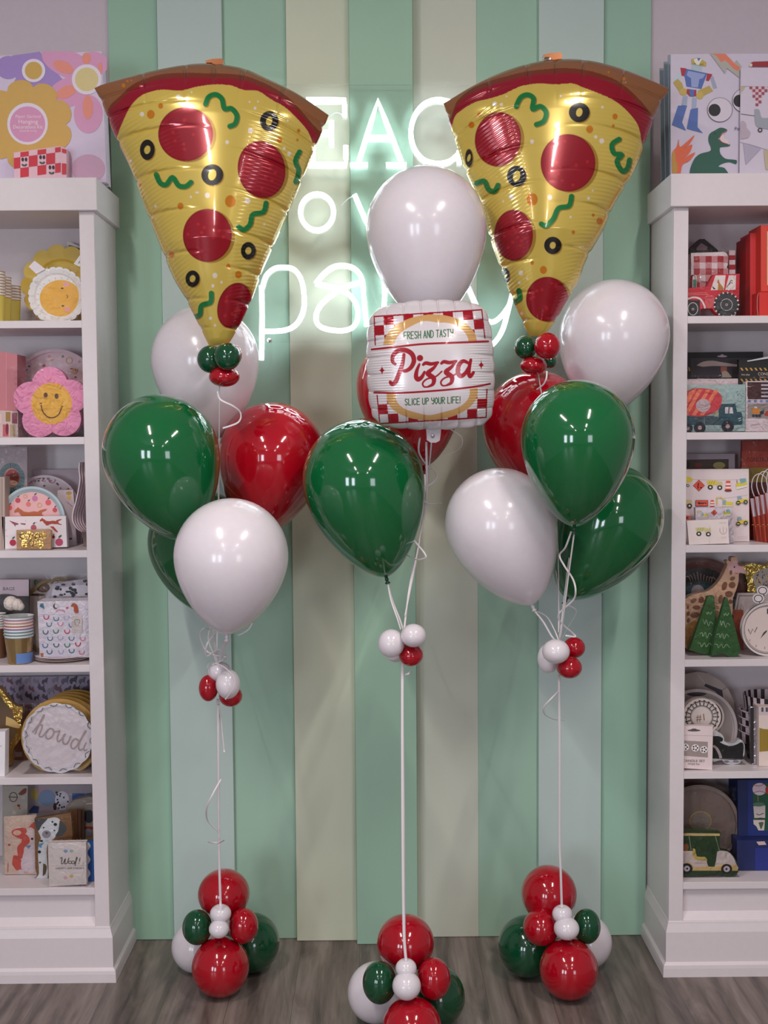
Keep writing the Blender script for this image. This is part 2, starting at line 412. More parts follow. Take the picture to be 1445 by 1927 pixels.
def neon(strokes):
    mb = MB()
    for st in strokes:
        closed = st[0] == 'o'; pts = st[1:] if isinstance(st[0], str) else st
        sp = spline(pts, 7, closed) if isinstance(st[0], str) else list(pts)
        if not isinstance(st[0], str):   # straight tube with tiny subdivision
            sp = [tuple(np.array(sp[i])+(np.array(sp[i+1])-np.array(sp[i]))*k/3) for i in range(len(sp)-1) for k in range(3)]+[sp[-1]]
        mb.tube([W3(p[0], p[1], YN) for p in sp], .0077, NEON, 10, closed=closed)
    mb.build('neon_letter', r, W3(strokes[0][1][0], strokes[0][1][1], YN))
cc = lambda a: [(p[0]/2.676+460, p[1]/2.676+160) for p in a]
neon([[(478, 184), (478, 310)], [(464, 310), (494, 310)], [(464, 184), (500, 184)], ['c', (500, 184), (524, 188), (535, 200), (538, 216), (532, 234), (516, 246), (480, 250)]])
neon([cc([(310, 75), (505, 75), (505, 160)]), cc([(345, 80), (345, 400)]), cc([(345, 238), (438, 238)]), cc([(438, 180), (438, 305)]), cc([(310, 400), (510, 400), (510, 305)])])
neon([cc([(575, 385), (672, 78), (790, 385)]), cc([(612, 265), (735, 265)]), cc([(533, 402), (620, 402)]), cc([(713, 402), (815, 402)])])
neon([['c']+cc([(1085, 150), (1060, 100), (1015, 80), (960, 75), (900, 100), (855, 160), (838, 240), (855, 320), (900, 375), (965, 395), (1030, 385), (1075, 350)]), cc([(1080, 330), (1082, 400)]), cc([(1085, 78), (1085, 150)])])
neon([[(912, 186), (984, 186), (984, 215)], [(924, 186), (924, 308)], [(924, 248), (960, 248)], [(960, 228), (960, 270)], [(912, 308), (984, 308), (984, 275)]])
neon([[(484, 368), (484, 434), (518, 434)]])
neon([['o']+E(596.5, 399, 31, 34, 16)])
neon([[(667, 366), (696, 434), (724, 366)]])
neon([[(790, 368), (752, 368), (752, 434), (790, 434)], [(752, 400), (782, 400)]])
neon([['c']+cc([(85, 1385), (88, 1150), (85, 1010)]), ['c']+cc([(90, 1020), (110, 960), (150, 925), (200, 918), (250, 930), (285, 980), (300, 1060), (295, 1140), (260, 1205), (200, 1235), (100, 1240)])])
neon([['c']+cc([(358, 1000), (400, 950), (450, 915), (510, 910), (560, 930), (592, 980), (600, 1060), (608, 1140), (615, 1215)]), ['c']+cc([(592, 992), (540, 1005), (480, 1030), (410, 1080), (370, 1130), (360, 1180), (380, 1215), (430, 1232), (500, 1236), (550, 1215), (572, 1160), (560, 1100), (520, 1050), (450, 1020), (358, 1000)])])
neon([['c', (716, 630), (722, 580), (726, 540), (736, 512), (752, 504), (770, 508)], [(722, 510), (724, 560)]])
neon([['c', (800, 470), (798, 540), (800, 590), (812, 612), (828, 612)], [(782, 505), (824, 505)]])
neon([['c', (866, 500), (880, 538), (893, 568), (907, 596), (926, 606), (944, 594), (959, 573)], ['c', (972, 520), (965, 550), (959, 573), (946, 620), (929, 646), (908, 658), (886, 660)]])
mb = MB(); mb.tube([W3(p[0], p[1], YN+.006) for p in spline([(622, 218), (630, 213), (640, 214), (648, 222)], 5)], .0015, M('#d8e4e2', .3), 6)
mb.build('power_cable', r, W3(640, 218, YN)); mb = MB()
mb.tube([W3(p[0], p[1], YN+.006) for p in spline([(643, 386), (652, 376), (665, 368)], 5)], .0015, M('#d8e4e2', .3), 6); mb.build('power_cable', r, W3(640, 218, YN))
LIMX[:] = [XL[0]-.0195, XR[0]+.0195]
# ================================================================ latex balloons
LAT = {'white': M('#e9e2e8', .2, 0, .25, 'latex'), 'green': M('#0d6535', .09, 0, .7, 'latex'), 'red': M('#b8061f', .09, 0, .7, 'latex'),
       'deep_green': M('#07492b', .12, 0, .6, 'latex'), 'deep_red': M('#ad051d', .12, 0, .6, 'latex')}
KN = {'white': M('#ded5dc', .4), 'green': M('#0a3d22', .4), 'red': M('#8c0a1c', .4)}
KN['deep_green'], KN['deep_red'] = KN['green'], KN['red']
def latex(col, cx, cy, rpx, hpx, tilt, Y, label, group, z=None):
    """cx, cy: centre of the widest part; tilt: degrees the knot leans to the right"""
    c = W3(cx, cy, Y); u = upx(c); Rm = rpx*u; H = hpx*u; T = Rm*1.02
    rot = Matrix.Rotation(-math.radians(tilt), 3, 'Y')
    prof = []
    for i in range(15):
        a = math.pi/2*(1-i/14); prof.append((max(1e-4, Rm*math.cos(a)), T*math.sin(a)))
    for i in range(1, 27):
        s = i/26; s = 1-(1-s)**1.5; k = .42
        rr = Rm*((1-k)*math.sqrt(max(0, 1-s*s))+k*(1-s**1.7)); prof.append((max(.004, rr), -H*s))
    knot = c+rot @ Vector((0, 0, -H-.018))
    root = empty('latex_balloon', knot); tag(root, label, 'balloon', group)
    mb = MB(); mb.lathe(prof, LAT[col], c, 56, R=rot); mb.build('balloon_body', root, c)
    mb = MB(); mb.lathe([(.0001, -H+.004), (.005, -H+.003), (.0042, -H-.004), (.0058, -H-.007), (.0045, -H-.010), (.0035, -H-.012), (.0075, -H-.017), (.007, -H-.019), (.0001, -H-.016)], KN[col], c, 16, R=rot)
    mb.build('knot', root, knot)
    return knot
GL, GC, GR = 'balloons of the left bouquet', 'balloons of the centre bouquet', 'balloons of the right bouquet'
K = {}
K['lw2'] = latex('white', 386, 678, 101, 152, 4, 3.66, 'white balloon behind the left pizza slice tip and above the red balloon', GL)
K['lg2'] = latex('green', 376, 1020, 97, 140, 8, 3.62, 'mostly hidden dark green balloon peeking out behind the front white balloon', GL)
K['lr'] = latex('red', 512, 860, 101, 150, -11, 3.62, 'shiny red balloon in the left bouquet reflecting the neon sign', GL)
K['lg'] = latex('green', 303, 853, 109, 170, 14, 3.30, 'large green balloon beside the left bookcase', GL)
K['lw'] = latex('white', 435, 1047, 107.5, 148, -4, 3.14, 'white balloon at the front and bottom of the left bouquet', GL)
K['cw'] = latex('white', 802, 430, 113.5, 180, 2, 3.40, 'tall white balloon rising above the square pizza box balloon', GC)
K['cr'] = latex('red', 770, 730, 100, 152, 10, 3.69, 'red balloon hidden behind the square pizza box balloon', GC)
K['cg'] = latex('green', 683, 904, 114, 188, 13, 3.37, 'large green balloon below left of the square pizza box balloon', GC)
K['rw2'] = latex('white', 1155, 632, 103, 150, -8, 3.60, 'white balloon beside the right bookcase, highest of the right bouquet', GR)
K['rr'] = latex('red', 1010, 802, 102, 150, 8, 3.64, 'red balloon tucked behind the green balloon of the right bouquet', GR)
K['rg'] = latex('green', 1087, 824, 107, 168, -2, 3.16, 'upper green balloon at the front of the right bouquet', GR)
K['rw'] = latex('white', 942, 986, 104, 164, 21, 3.34, 'white balloon leaning left, lowest on the left of the right bouquet', GR)
K['rg2'] = latex('green', 1147, 975, 100, 172, -28, 3.56, 'lower green balloon leaning right beside the right bookcase', GR)

def ball(col, cx, cy, rx, ry, Y, label, group, name='small_balloon', floor=False, tilt=0, knot=True):
    if floor:
        Y = 3.5
        for _ in range(8):
            c = W3(cx, cy, Y); Y = (CAMZ)/((CAMZ-c.z)/Y+ry*upx(c)/Y)
    c = W3(cx, cy, Y); u = upx(c); a, b_ = rx*u, ry*u
    if floor: c.z = b_+.0005
    rot = Matrix.Rotation(-math.radians(tilt), 3, 'Y')
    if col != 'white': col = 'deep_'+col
    prof = [(max(1e-4, a*math.sin(math.pi*i/28)), b_*math.cos(math.pi*i/28)) for i in range(29)]
    mb = MB(); mb.lathe(prof, LAT[col], c, 44, R=rot)
    root = empty(name, (c.x, c.y, c.z-b_)); tag(root, label, 'balloon', group)
    mb.build('balloon_body', root, c)
    mb = MB(); r2 = Matrix.Rotation(math.pi/2, 3, 'X')   # knot at the back
    mb.lathe([(.0001, a-.004), (.004, a-.002), (.003, a+.004), (.006, a+.008), (.0001, a+.007)], KN[col], c, 12, R=Matrix.Rotation(-math.pi/2, 3, 'X'))
    mb.build('knot', root, c)
    return c
# collars under the foil slices and under the bouquets
g = 'mini balloons under the left pizza slice'
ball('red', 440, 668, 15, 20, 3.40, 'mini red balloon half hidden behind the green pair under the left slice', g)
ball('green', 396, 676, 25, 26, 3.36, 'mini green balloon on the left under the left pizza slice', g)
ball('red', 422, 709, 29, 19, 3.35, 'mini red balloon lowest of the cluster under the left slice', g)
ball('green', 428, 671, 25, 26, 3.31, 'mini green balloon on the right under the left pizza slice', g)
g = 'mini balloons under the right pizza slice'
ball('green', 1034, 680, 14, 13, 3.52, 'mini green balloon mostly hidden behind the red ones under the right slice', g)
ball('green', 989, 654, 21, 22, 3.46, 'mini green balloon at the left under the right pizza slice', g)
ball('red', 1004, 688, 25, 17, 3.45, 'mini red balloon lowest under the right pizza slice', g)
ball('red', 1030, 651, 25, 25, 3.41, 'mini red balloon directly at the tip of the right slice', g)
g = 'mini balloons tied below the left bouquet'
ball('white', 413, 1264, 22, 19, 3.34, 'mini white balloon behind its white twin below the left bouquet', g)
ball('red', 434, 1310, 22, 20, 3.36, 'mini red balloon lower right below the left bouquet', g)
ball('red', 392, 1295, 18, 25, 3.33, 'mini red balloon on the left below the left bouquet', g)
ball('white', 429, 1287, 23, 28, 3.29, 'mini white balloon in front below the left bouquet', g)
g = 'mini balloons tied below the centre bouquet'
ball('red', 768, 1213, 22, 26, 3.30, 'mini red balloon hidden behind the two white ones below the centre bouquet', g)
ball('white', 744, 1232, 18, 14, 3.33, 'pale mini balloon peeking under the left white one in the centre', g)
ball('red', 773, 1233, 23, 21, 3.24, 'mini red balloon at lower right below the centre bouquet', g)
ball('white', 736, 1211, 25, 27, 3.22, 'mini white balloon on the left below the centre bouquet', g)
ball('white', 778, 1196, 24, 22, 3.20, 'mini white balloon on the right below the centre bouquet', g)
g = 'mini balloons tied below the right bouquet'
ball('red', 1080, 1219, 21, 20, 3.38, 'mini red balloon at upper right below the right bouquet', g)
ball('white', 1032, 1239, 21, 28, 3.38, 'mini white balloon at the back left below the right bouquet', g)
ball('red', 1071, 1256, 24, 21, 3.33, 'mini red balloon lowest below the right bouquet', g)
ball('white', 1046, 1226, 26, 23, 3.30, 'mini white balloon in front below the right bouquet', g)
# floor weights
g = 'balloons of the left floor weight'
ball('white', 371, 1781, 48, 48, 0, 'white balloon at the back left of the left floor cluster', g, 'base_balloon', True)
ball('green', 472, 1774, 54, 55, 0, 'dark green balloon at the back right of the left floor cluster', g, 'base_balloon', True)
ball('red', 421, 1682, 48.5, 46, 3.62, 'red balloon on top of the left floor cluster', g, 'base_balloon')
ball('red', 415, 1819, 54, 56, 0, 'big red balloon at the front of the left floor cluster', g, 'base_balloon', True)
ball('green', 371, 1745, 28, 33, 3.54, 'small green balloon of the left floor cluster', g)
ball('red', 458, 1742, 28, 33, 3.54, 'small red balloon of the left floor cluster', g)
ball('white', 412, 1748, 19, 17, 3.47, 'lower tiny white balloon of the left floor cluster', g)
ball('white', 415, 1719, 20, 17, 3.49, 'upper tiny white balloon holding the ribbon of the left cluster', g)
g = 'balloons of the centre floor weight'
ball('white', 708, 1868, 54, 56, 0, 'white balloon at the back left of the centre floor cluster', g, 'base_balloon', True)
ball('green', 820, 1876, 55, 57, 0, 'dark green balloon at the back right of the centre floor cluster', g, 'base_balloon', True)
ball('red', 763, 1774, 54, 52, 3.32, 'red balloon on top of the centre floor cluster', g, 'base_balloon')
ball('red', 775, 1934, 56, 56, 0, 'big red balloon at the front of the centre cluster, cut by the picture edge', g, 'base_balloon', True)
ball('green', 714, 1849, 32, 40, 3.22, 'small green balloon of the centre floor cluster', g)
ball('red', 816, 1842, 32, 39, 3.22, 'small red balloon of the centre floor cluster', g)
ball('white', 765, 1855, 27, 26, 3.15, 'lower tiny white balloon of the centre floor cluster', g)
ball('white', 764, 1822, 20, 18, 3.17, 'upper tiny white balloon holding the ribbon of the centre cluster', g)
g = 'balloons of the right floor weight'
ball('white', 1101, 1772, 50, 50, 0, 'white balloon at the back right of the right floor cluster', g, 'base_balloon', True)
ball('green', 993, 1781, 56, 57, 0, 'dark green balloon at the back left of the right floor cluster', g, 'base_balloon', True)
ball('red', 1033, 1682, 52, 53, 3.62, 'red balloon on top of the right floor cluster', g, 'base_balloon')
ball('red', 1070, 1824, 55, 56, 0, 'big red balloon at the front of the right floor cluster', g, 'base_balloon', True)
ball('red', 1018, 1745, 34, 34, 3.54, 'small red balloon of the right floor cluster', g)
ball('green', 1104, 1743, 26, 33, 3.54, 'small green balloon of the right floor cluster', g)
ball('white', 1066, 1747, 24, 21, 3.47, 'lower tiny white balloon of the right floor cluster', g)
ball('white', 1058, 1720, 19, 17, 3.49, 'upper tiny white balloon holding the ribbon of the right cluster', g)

# ================================================================ ribbons
RIB = M('#e6dfe2', .35)
def ribbon(label, path, group, wpx=3.5, k=7, name='ribbon', curl=0):
    """path: (px, py, Y) or Vector; a thin flat ribbon"""
    P = [W3(*p) if not isinstance(p, Vector) else p for p in path]
    q = spline([tuple(p) for p in P], k)
    mb = MB(); mb.tube(q, wpx/2*3.3/F, RIB, 8, ry=.0005)
    o = mb.build(name, None, q[-1]); tag(o, label, 'ribbon', group); return o
g = 'white ribbons of the left bouquet'
CL = (410, 1252, 3.33)
ribbon('white ribbon from the left green balloon to its collar', [K['lg'], (392, 1120, 3.28), (404, 1210, 3.31), CL], g)
ribbon('white ribbon under the hidden green balloon of the left bouquet', [K['lg2'], (392, 1200, 3.5), (404, 1235, 3.38), CL], g)
ribbon('white ribbon hanging from the left red balloon', [K['lr'], (452, 1100, 3.5), (420, 1215, 3.34), CL], g)
ribbon('white ribbon from the front white balloon of the left bouquet', [K['lw'], (420, 1222, 3.22), CL], g)
ribbon('white ribbon from the back white balloon down to the left collar', [K['lw2'], (411, 930, 3.55), (411, 1100, 3.42), (408, 1220, 3.35), CL], g)
ribbon('thin white ribbon under the left pizza slice cluster', [(413, 725, 3.35), (412, 860, 3.42), (410, 1100, 3.40), (409, 1240, 3.34)], g, 2)
ribbon('thick white ribbon running down to the left floor cluster', [(410, 1315, 3.34), (411, 1450, 3.38), (412, 1600, 3.44), (415, 1705, 3.46)], g, 5)
ribbon('curl of white ribbon below the left pizza slice', [(409, 737, 3.34), (415, 752, 3.31), (440, 765, 3.32), (453, 778, 3.34), (448, 795, 3.32), (419, 806, 3.31)], g, 3.5)
ribbon('loose curled ribbon end on the left column', [(416, 1466, 3.39), (400, 1495, 3.36), (389, 1520, 3.37), (391, 1545, 3.41), (412, 1566, 3.42)], g, 3.5)
ribbon('short crossing ribbon end near the bottom of the left column', [(390, 1583, 3.41), (400, 1586, 3.38), (412, 1586, 3.38), (422, 1581, 3.42)], g, 4)
ribbon('short ribbon tail just under the left collar', [(411, 1325, 3.34), (416, 1360, 3.36), (422, 1415, 3.38)], g, 3.5)
ribbon('ribbon curl left of the knots of the left bouquet', [(395, 1184, 3.3), (382, 1184, 3.28), (377, 1198, 3.3), (386, 1222, 3.32), (402, 1232, 3.3), (424, 1236, 3.28), (420, 1243, 3.3), (395, 1248, 3.32), (390, 1258, 3.3)], g, 3.2)
ribbon('ribbon loop tangled above the left collar', [(410, 1185, 3.3), (390, 1212, 3.28), (389, 1235, 3.3), (412, 1222, 3.28), (424, 1238, 3.3), (398, 1252, 3.28)], g, 3.2)
ribbon('ribbon end peeking right of the front white balloon', [(475, 1172, 3.32), (466, 1186, 3.31), (448, 1196, 3.32)], g, 3.5)
ribbon('ribbon wound around the mini white balloon on the left', [(405, 1248, 3.25), (425, 1258, 3.235), (441, 1280, 3.235), (436, 1300, 3.24), (424, 1316, 3.26)], g, 3)
g = 'white ribbons of the centre bouquet'
CC = (760, 1190, 3.26)
ribbon('white ribbon from the tip of the centre green balloon', [K['cg'], (738, 1130, 3.34), (752, 1165, 3.3), CC], g)
ribbon('second ribbon falling from the centre green balloon', [K['cg'], (736, 1130, 3.33), (748, 1165, 3.29), (754, 1185, 3.25)], g, 3)
ribbon('white ribbon from the tail of the square balloon', [(802, 832, 3.22), (802, 940, 3.38), (788, 1020, 3.42), (770, 1110, 3.34), CC], g, 4)
ribbon('white ribbon from the hidden red balloon in the centre', [K['cr'], (800, 950, 3.6), (782, 1060, 3.42), (766, 1140, 3.32), CC], g, 3)
ribbon('white ribbon from the tall white balloon of the centre', [K['cw'], (815, 780, 3.46), (798, 960, 3.45), (775, 1090, 3.36), (762, 1160, 3.28)], g, 3)
ribbon('thick white ribbon running down to the centre floor cluster', [(757, 1240, 3.25), (757, 1400, 3.22), (758, 1600, 3.19), (760, 1750, 3.17), (764, 1808, 3.16)], g, 5.5)
ribbon('second white strand down to the centre floor cluster', [(758, 1245, 3.27), (759, 1420, 3.24), (761, 1620, 3.2), (762, 1760, 3.175), (765, 1808, 3.165)], g, 3)
ribbon('wavy white curl beside the red balloon tip in the centre', [(790, 824, 3.24), (788, 850, 3.3), (800, 872, 3.36), (820, 890, 3.4), (818, 905, 3.4), (794, 922, 3.36), (793, 937, 3.36), (806, 948, 3.38), (831, 947, 3.42)], g, 3.5)
ribbon('thin ribbon curl right of the square balloon tail', [(848, 808, 3.34), (868, 822, 3.36), (868, 840, 3.4), (852, 852, 3.42), (832, 855, 3.42)], g, 2.5)
ribbon('bent ribbon curl behind the centre green balloon', [(778, 1016, 3.36), (798, 1040, 3.34), (800, 1050, 3.34), (782, 1053, 3.36), (765, 1044, 3.4)], g, 3.5)
ribbon('small ribbon tail under the centre collar', [(772, 1262, 3.25), (768, 1268, 3.24), (760, 1270, 3.25)], g, 4)
g = 'white ribbons of the right bouquet'
CR = (1053, 1210, 3.34)
ribbon('white ribbon from the leaning white balloon on the right', [K['rw'], (1022, 1170, 3.34), (1040, 1200, 3.34), CR], g)
ribbon('second ribbon of the leaning white balloon', [K['rw'], (1028, 1160, 3.37), (1043, 1185, 3.36), CR], g, 2.5)
ribbon('white ribbon from the lower green balloon on the right', [K['rg2'], (1084, 1150, 3.5), (1066, 1185, 3.42), CR], g, 3)
ribbon('white ribbon from the upper green balloon on the right', [K['rg'], (1070, 1080, 3.22), (1060, 1160, 3.28), CR], g, 3)
ribbon('white ribbon from the highest white balloon on the right', [K['rw2'], (1080, 1000, 3.5), (1062, 1120, 3.42), CR], g, 2.5)
ribbon('white ribbon from the hidden red balloon on the right', [K['rr'], (1047, 1080, 3.52), (1052, 1150, 3.42), CR], g, 2.5)
ribbon('thin ribbon falling from the right pizza slice', [(1013, 705, 3.46), (1040, 880, 3.5), (1050, 1040, 3.46), (1051, 1190, 3.36)], g, 2)
ribbon('white curl waving below the upper green balloon', [(1075, 1000, 3.2), (1064, 1030, 3.22), (1053, 1045, 3.26), (1062, 1065, 3.24), (1078, 1090, 3.24), (1083, 1112, 3.24), (1078, 1130, 3.26), (1052, 1155, 3.28), (1056, 1172, 3.3), (1078, 1192, 3.32), (1082, 1198, 3.32), (1064, 1196, 3.34)], g, 3.5)
ribbon('short ribbon tail under the tip of the right slice', [(1029, 698, 3.34), (1028, 712, 3.33), (1022, 724, 3.34), (1010, 733, 3.36)], g, 3)
ribbon('thick white ribbon running down to the right floor cluster', [(1052, 1270, 3.36), (1053, 1420, 3.4), (1053, 1580, 3.44), (1055, 1640, 3.45), (1057, 1706, 3.47)], g, 5)
ribbon('curled ribbon end on the right column', [(1052, 1300, 3.37), (1036, 1316, 3.35), (1023, 1332, 3.36), (1026, 1345, 3.38), (1044, 1354, 3.4), (1063, 1355, 3.41)], g, 3.2)

# ================================================================ foil balloons
def seg_dist(X, Z, pts):
    d = np.full(X.shape, 1e9)
    for (x0, y0), (x1, y1) in zip(pts[:-1], pts[1:]):
        dx, dy = x1-x0, y1-y0; t = np.clip(((X-x0)*dx+(Z-y0)*dy)/(dx*dx+dy*dy+1e-9), 0, 1)
        d = np.minimum(d, np.hypot(X-x0-t*dx, Z-y0-t*dy))
    return d
class Paint:
    def __init__(s, X, Z, base): s.X, s.Z = X, Z; s.C = np.zeros(X.shape+(4,)); s.C[:] = lin(base)
    def mask(s, m, col):
        m = np.clip(m, 0, 1)[..., None]; s.C = s.C*(1-m)+np.array(lin(col))*m
    def ell(s, cx, cy, rx, ry, col, rot=0, soft=.7):
        r = math.radians(rot); x, y = s.X-cx, s.Z-cy; a = x*math.cos(r)+y*math.sin(r); b_ = -x*math.sin(r)+y*math.cos(r)
        q = np.sqrt((a/rx)**2+(b_/ry)**2); s.mask(.5+(1-q)*min(rx, ry)/soft, col)
    def stroke(s, pts, w_, col, k=6, soft=.8):
        p = spline(pts, k) if k else pts
        s.mask(.5+(w_/2-seg_dist(s.X, s.Z, p))/soft, col)
    def poly(s, pts, col):
        ins = np.zeros(s.X.shape, bool); n = len(pts)
        for i in range(n):
            x0, y0 = pts[i]; x1, y1 = pts[(i+1) % n]
            if y0 == y1: continue
            c = (s.Z >= min(y0, y1)) & (s.Z < max(y0, y1)) & (s.X < (x1-x0)*(s.Z-y0)/(y1-y0)+x0); ins ^= c
        s.mask(ins.astype(float), col)
def grid_mesh(name, P, C, mat, parent, origin, flip=False):
    nv, nu = P.shape[:2]; me = bpy.data.meshes.new(name)
    v = (P-np.array(origin)).reshape(-1, 3).astype(np.float32)
    idx = np.arange(nv*nu).reshape(nv, nu)
    q = np.stack([idx[:-1, :-1], idx[1:, :-1], idx[1:, 1:], idx[:-1, 1:]], -1).reshape(-1, 4)
    if flip: q = q[:, ::-1]
    me.vertices.add(len(v)); me.vertices.foreach_set('co', v.ravel())
    me.loops.add(q.size); me.loops.foreach_set('vertex_index', q.ravel().astype(np.int32))
    me.polygons.add(len(q)); me.polygons.foreach_set('loop_start', np.arange(0, q.size, 4, dtype=np.int32))
    me.polygons.foreach_set('use_smooth', np.ones(len(q), bool))
    me.update(calc_edges=True)
    a = me.color_attributes.new('print', 'FLOAT_COLOR', 'POINT'); a.data.foreach_set('color', C.reshape(-1, 4).astype(np.float32).ravel())
    me.materials.append(mat)
    o = bpy.data.objects.new(name, me); COL.objects.link(o); o.parent = parent; o.location = Vector(origin)-Vector(parent.location)
    return o
def Wn(X, Z, Y):      # vectorised W
    r = np.array(RM); dx, dy = (X-CX)/F, -(Z-CY)/F
    d = [r[i, 0]*dx+r[i, 1]*dy-r[i, 2] for i in range(3)]; t = Y/d[1]
    return d[0]*t, CAMZ+d[2]*t
FOIL = vcol('printed_foil', .17, .25, .7)
def arc_interp(pts, t):
    p = np.array(pts, float); s = np.concatenate([[0], np.cumsum(np.hypot(*np.diff(p, axis=0).T))]); s /= s[-1]
    return np.interp(t, s, p[:, 0]), np.interp(t, s, p[:, 1])
def slice_balloon(label, top, left, right, Y, notl, notr, art, yawk):
    nu, nv = 440, 540
    u = np.linspace(0, 1, nu)[None, :]; v = np.linspace(0, 1, nv)[:, None]
    sm = lambda p: spline(p, 6)
    lx, ly = arc_interp(sm(left), v); rx_, ry_ = arc_interp(sm(right), v)
    # straighten ends so that u runs from the left seam to the right seam
    tx, ty = arc_interp(sm(top), u)
    X = lx*(1-u)+rx_*u; Z = ly*(1-u)+ry_*u
    bx_, by_ = tx-(lx[0, 0]*(1-u)+rx_[0, 0]*u), ty-(ly[0, 0]*(1-u)+ry_[0, 0]*u)
    k = (1-v)**1.3; X = X+bx_*k; Z = Z+by_*k
    # scalloped seams
    def notch(vs, w_): return sum(np.exp(-((v-a)/w_)**2) for a in vs)
    eL = np.exp(-u/.05); eR = np.exp(-(1-u)/.05)
    X = X+3.0*(notch(notl, .010)-.25)*eL-3.0*(notch(notr, .010)-.25)*eR
    hw = (rx_-lx)/2/F*Y
    s = 2*u-1
    T = np.minimum(.115, .78*hw)
    cap = np.sqrt(1-(1-np.clip(v/.20, 0, 1))**2)*.92+.0
    end = np.sqrt(1-np.clip((v-.97)/.03, 0, 1)**2*.6)
    D = T*np.clip(1-np.abs(s)**2.3, 0, 1)**.55*np.maximum(cap, .0)*end
    # creases running in from the seams, and fine pleats beside them
    slant = .05*u
    for a in notl: D *= 1-.16*np.exp(-((v-a-.10*u*(1-v))/.006)**2)*np.exp(-(u/.20)**2)-.10*np.exp(-((v-a)/.03)**2)*np.exp(-(u/.10)**2)
    for a in notr: D *= 1-.16*np.exp(-((v-a-.10*(1-u)*(1-v))/.006)**2)*np.exp(-((1-u)/.20)**2)-.10*np.exp(-((v-a)/.03)**2)*np.exp(-((1-u)/.10)**2)
    for a in (.2, .38, .5, .62, .8): D *= 1-.2*np.exp(-((u-a)/.008)**2)*np.exp(-(v/.07)**2)
    ph = 2*np.pi*(v*70+u*9)
    pm = (np.exp(-((u-.10)/.13)**2)+np.exp(-((u-.90)/.13)**2))*(v > .12)*np.clip((.93-v)*8, 0, 1)
    D += .0006*np.sin(ph)*pm
    x, z = Wn(X, Z, Y)
    yy = Y-D*1.0
    cx = float(x.mean())
    # the printed side: photo pixel of each bulged point
    sc_p = F/yy; X2 = (710+(x*sc_p)); 
    Xp = 710+(X-710)*(Y/yy); Zp = 817+(Z-817)*(Y/yy)
    pa = Paint(Xp, Zp, '#d6bc58'); art(pa)
    root = empty('pizza_slice_balloon', W3(float(lx[-1, 0]+rx_[-1, 0])/2, float(ly[-1, 0]), Y)); tag(root, label, 'foil balloon', 'pizza slice foil balloons')
    P = np.stack([x, yy, z], -1)
    # back half, coarser, plain foil
    st = 6; xb, zb, Db = x[::st, ::st], z[::st, ::st], D[::st, ::st]
    o = grid_mesh('foil_body', P, pa.C, FOIL, root, root.location)
    Pb = np.stack([xb, Y+Db*.9, zb], -1)
    C = np.zeros(xb.shape+(4,)); C[:] = lin('#c9a54a')
    b2 = grid_mesh('foil_back', Pb, C, FOIL, root, root.location, True)
    return root
def tips(pa, f, K_):
    def c(p): return [(a/f[0]+f[1], b_/f[0]+f[2]) for a, b_ in p]
    for x, y, rx, ry, rot in K_['pep']:
        x, y, rx, ry = x/f[0]+f[1], y/f[0]+f[2], rx/f[0], ry/f[0]
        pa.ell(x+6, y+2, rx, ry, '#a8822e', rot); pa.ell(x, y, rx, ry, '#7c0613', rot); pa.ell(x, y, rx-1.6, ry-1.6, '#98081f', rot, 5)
        rr = random.Random(int(x)); 
        for i in range(9):
            a = rr.uniform(0, 6.28); q = rr.uniform(.2, .8); pa.ell(x+q*rx*math.cos(a), y+q*ry*math.sin(a), 3, 3, '#b3202a', 0, 1.5)
    for x, y, rx, ry, hx, hy in K_['ol']:
        x, y, rx, ry, hx, hy = x/f[0]+f[1], y/f[0]+f[2], rx/f[0], ry/f[0], hx/f[0], hy/f[0]
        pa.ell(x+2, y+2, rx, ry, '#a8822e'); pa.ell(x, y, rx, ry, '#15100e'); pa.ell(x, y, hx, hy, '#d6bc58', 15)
    for p in K_['gr']:
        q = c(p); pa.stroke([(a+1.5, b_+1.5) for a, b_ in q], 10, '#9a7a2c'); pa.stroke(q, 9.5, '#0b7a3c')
    for x, y, r_ in K_['or']: pa.ell(x/f[0]+f[1], y/f[0]+f[2], r_/f[0], r_*1.15/f[0], '#c97a14')
    for x, y, r_ in K_['wh']: pa.ell(x/f[0]+f[1], y/f[0]+f[2], r_/f[0], r_*1.1/f[0], '#e6dcd0')
def crust(pa, red, cheese, left=True):
    yr = np.interp(pa.X, [p[0] for p in red], [p[1] for p in red]); yc = np.interp(pa.X, [p[0] for p in cheese], [p[1] for p in cheese])
    pa.mask((pa.Z < yc)*1., '#970a26'); pa.mask((pa.Z < yr)*1., '#7c3016'); pa.mask((pa.Z < yr-9)*1., '#94603a')
def spl(p): return spline(p, 5)
Lf = (3.01, 160, 90); Rf = (3.0745, 810, 80)
cv = lambda f, p: [(a/f[0]+f[1], b_/f[0]+f[2]) for a, b_ in p]
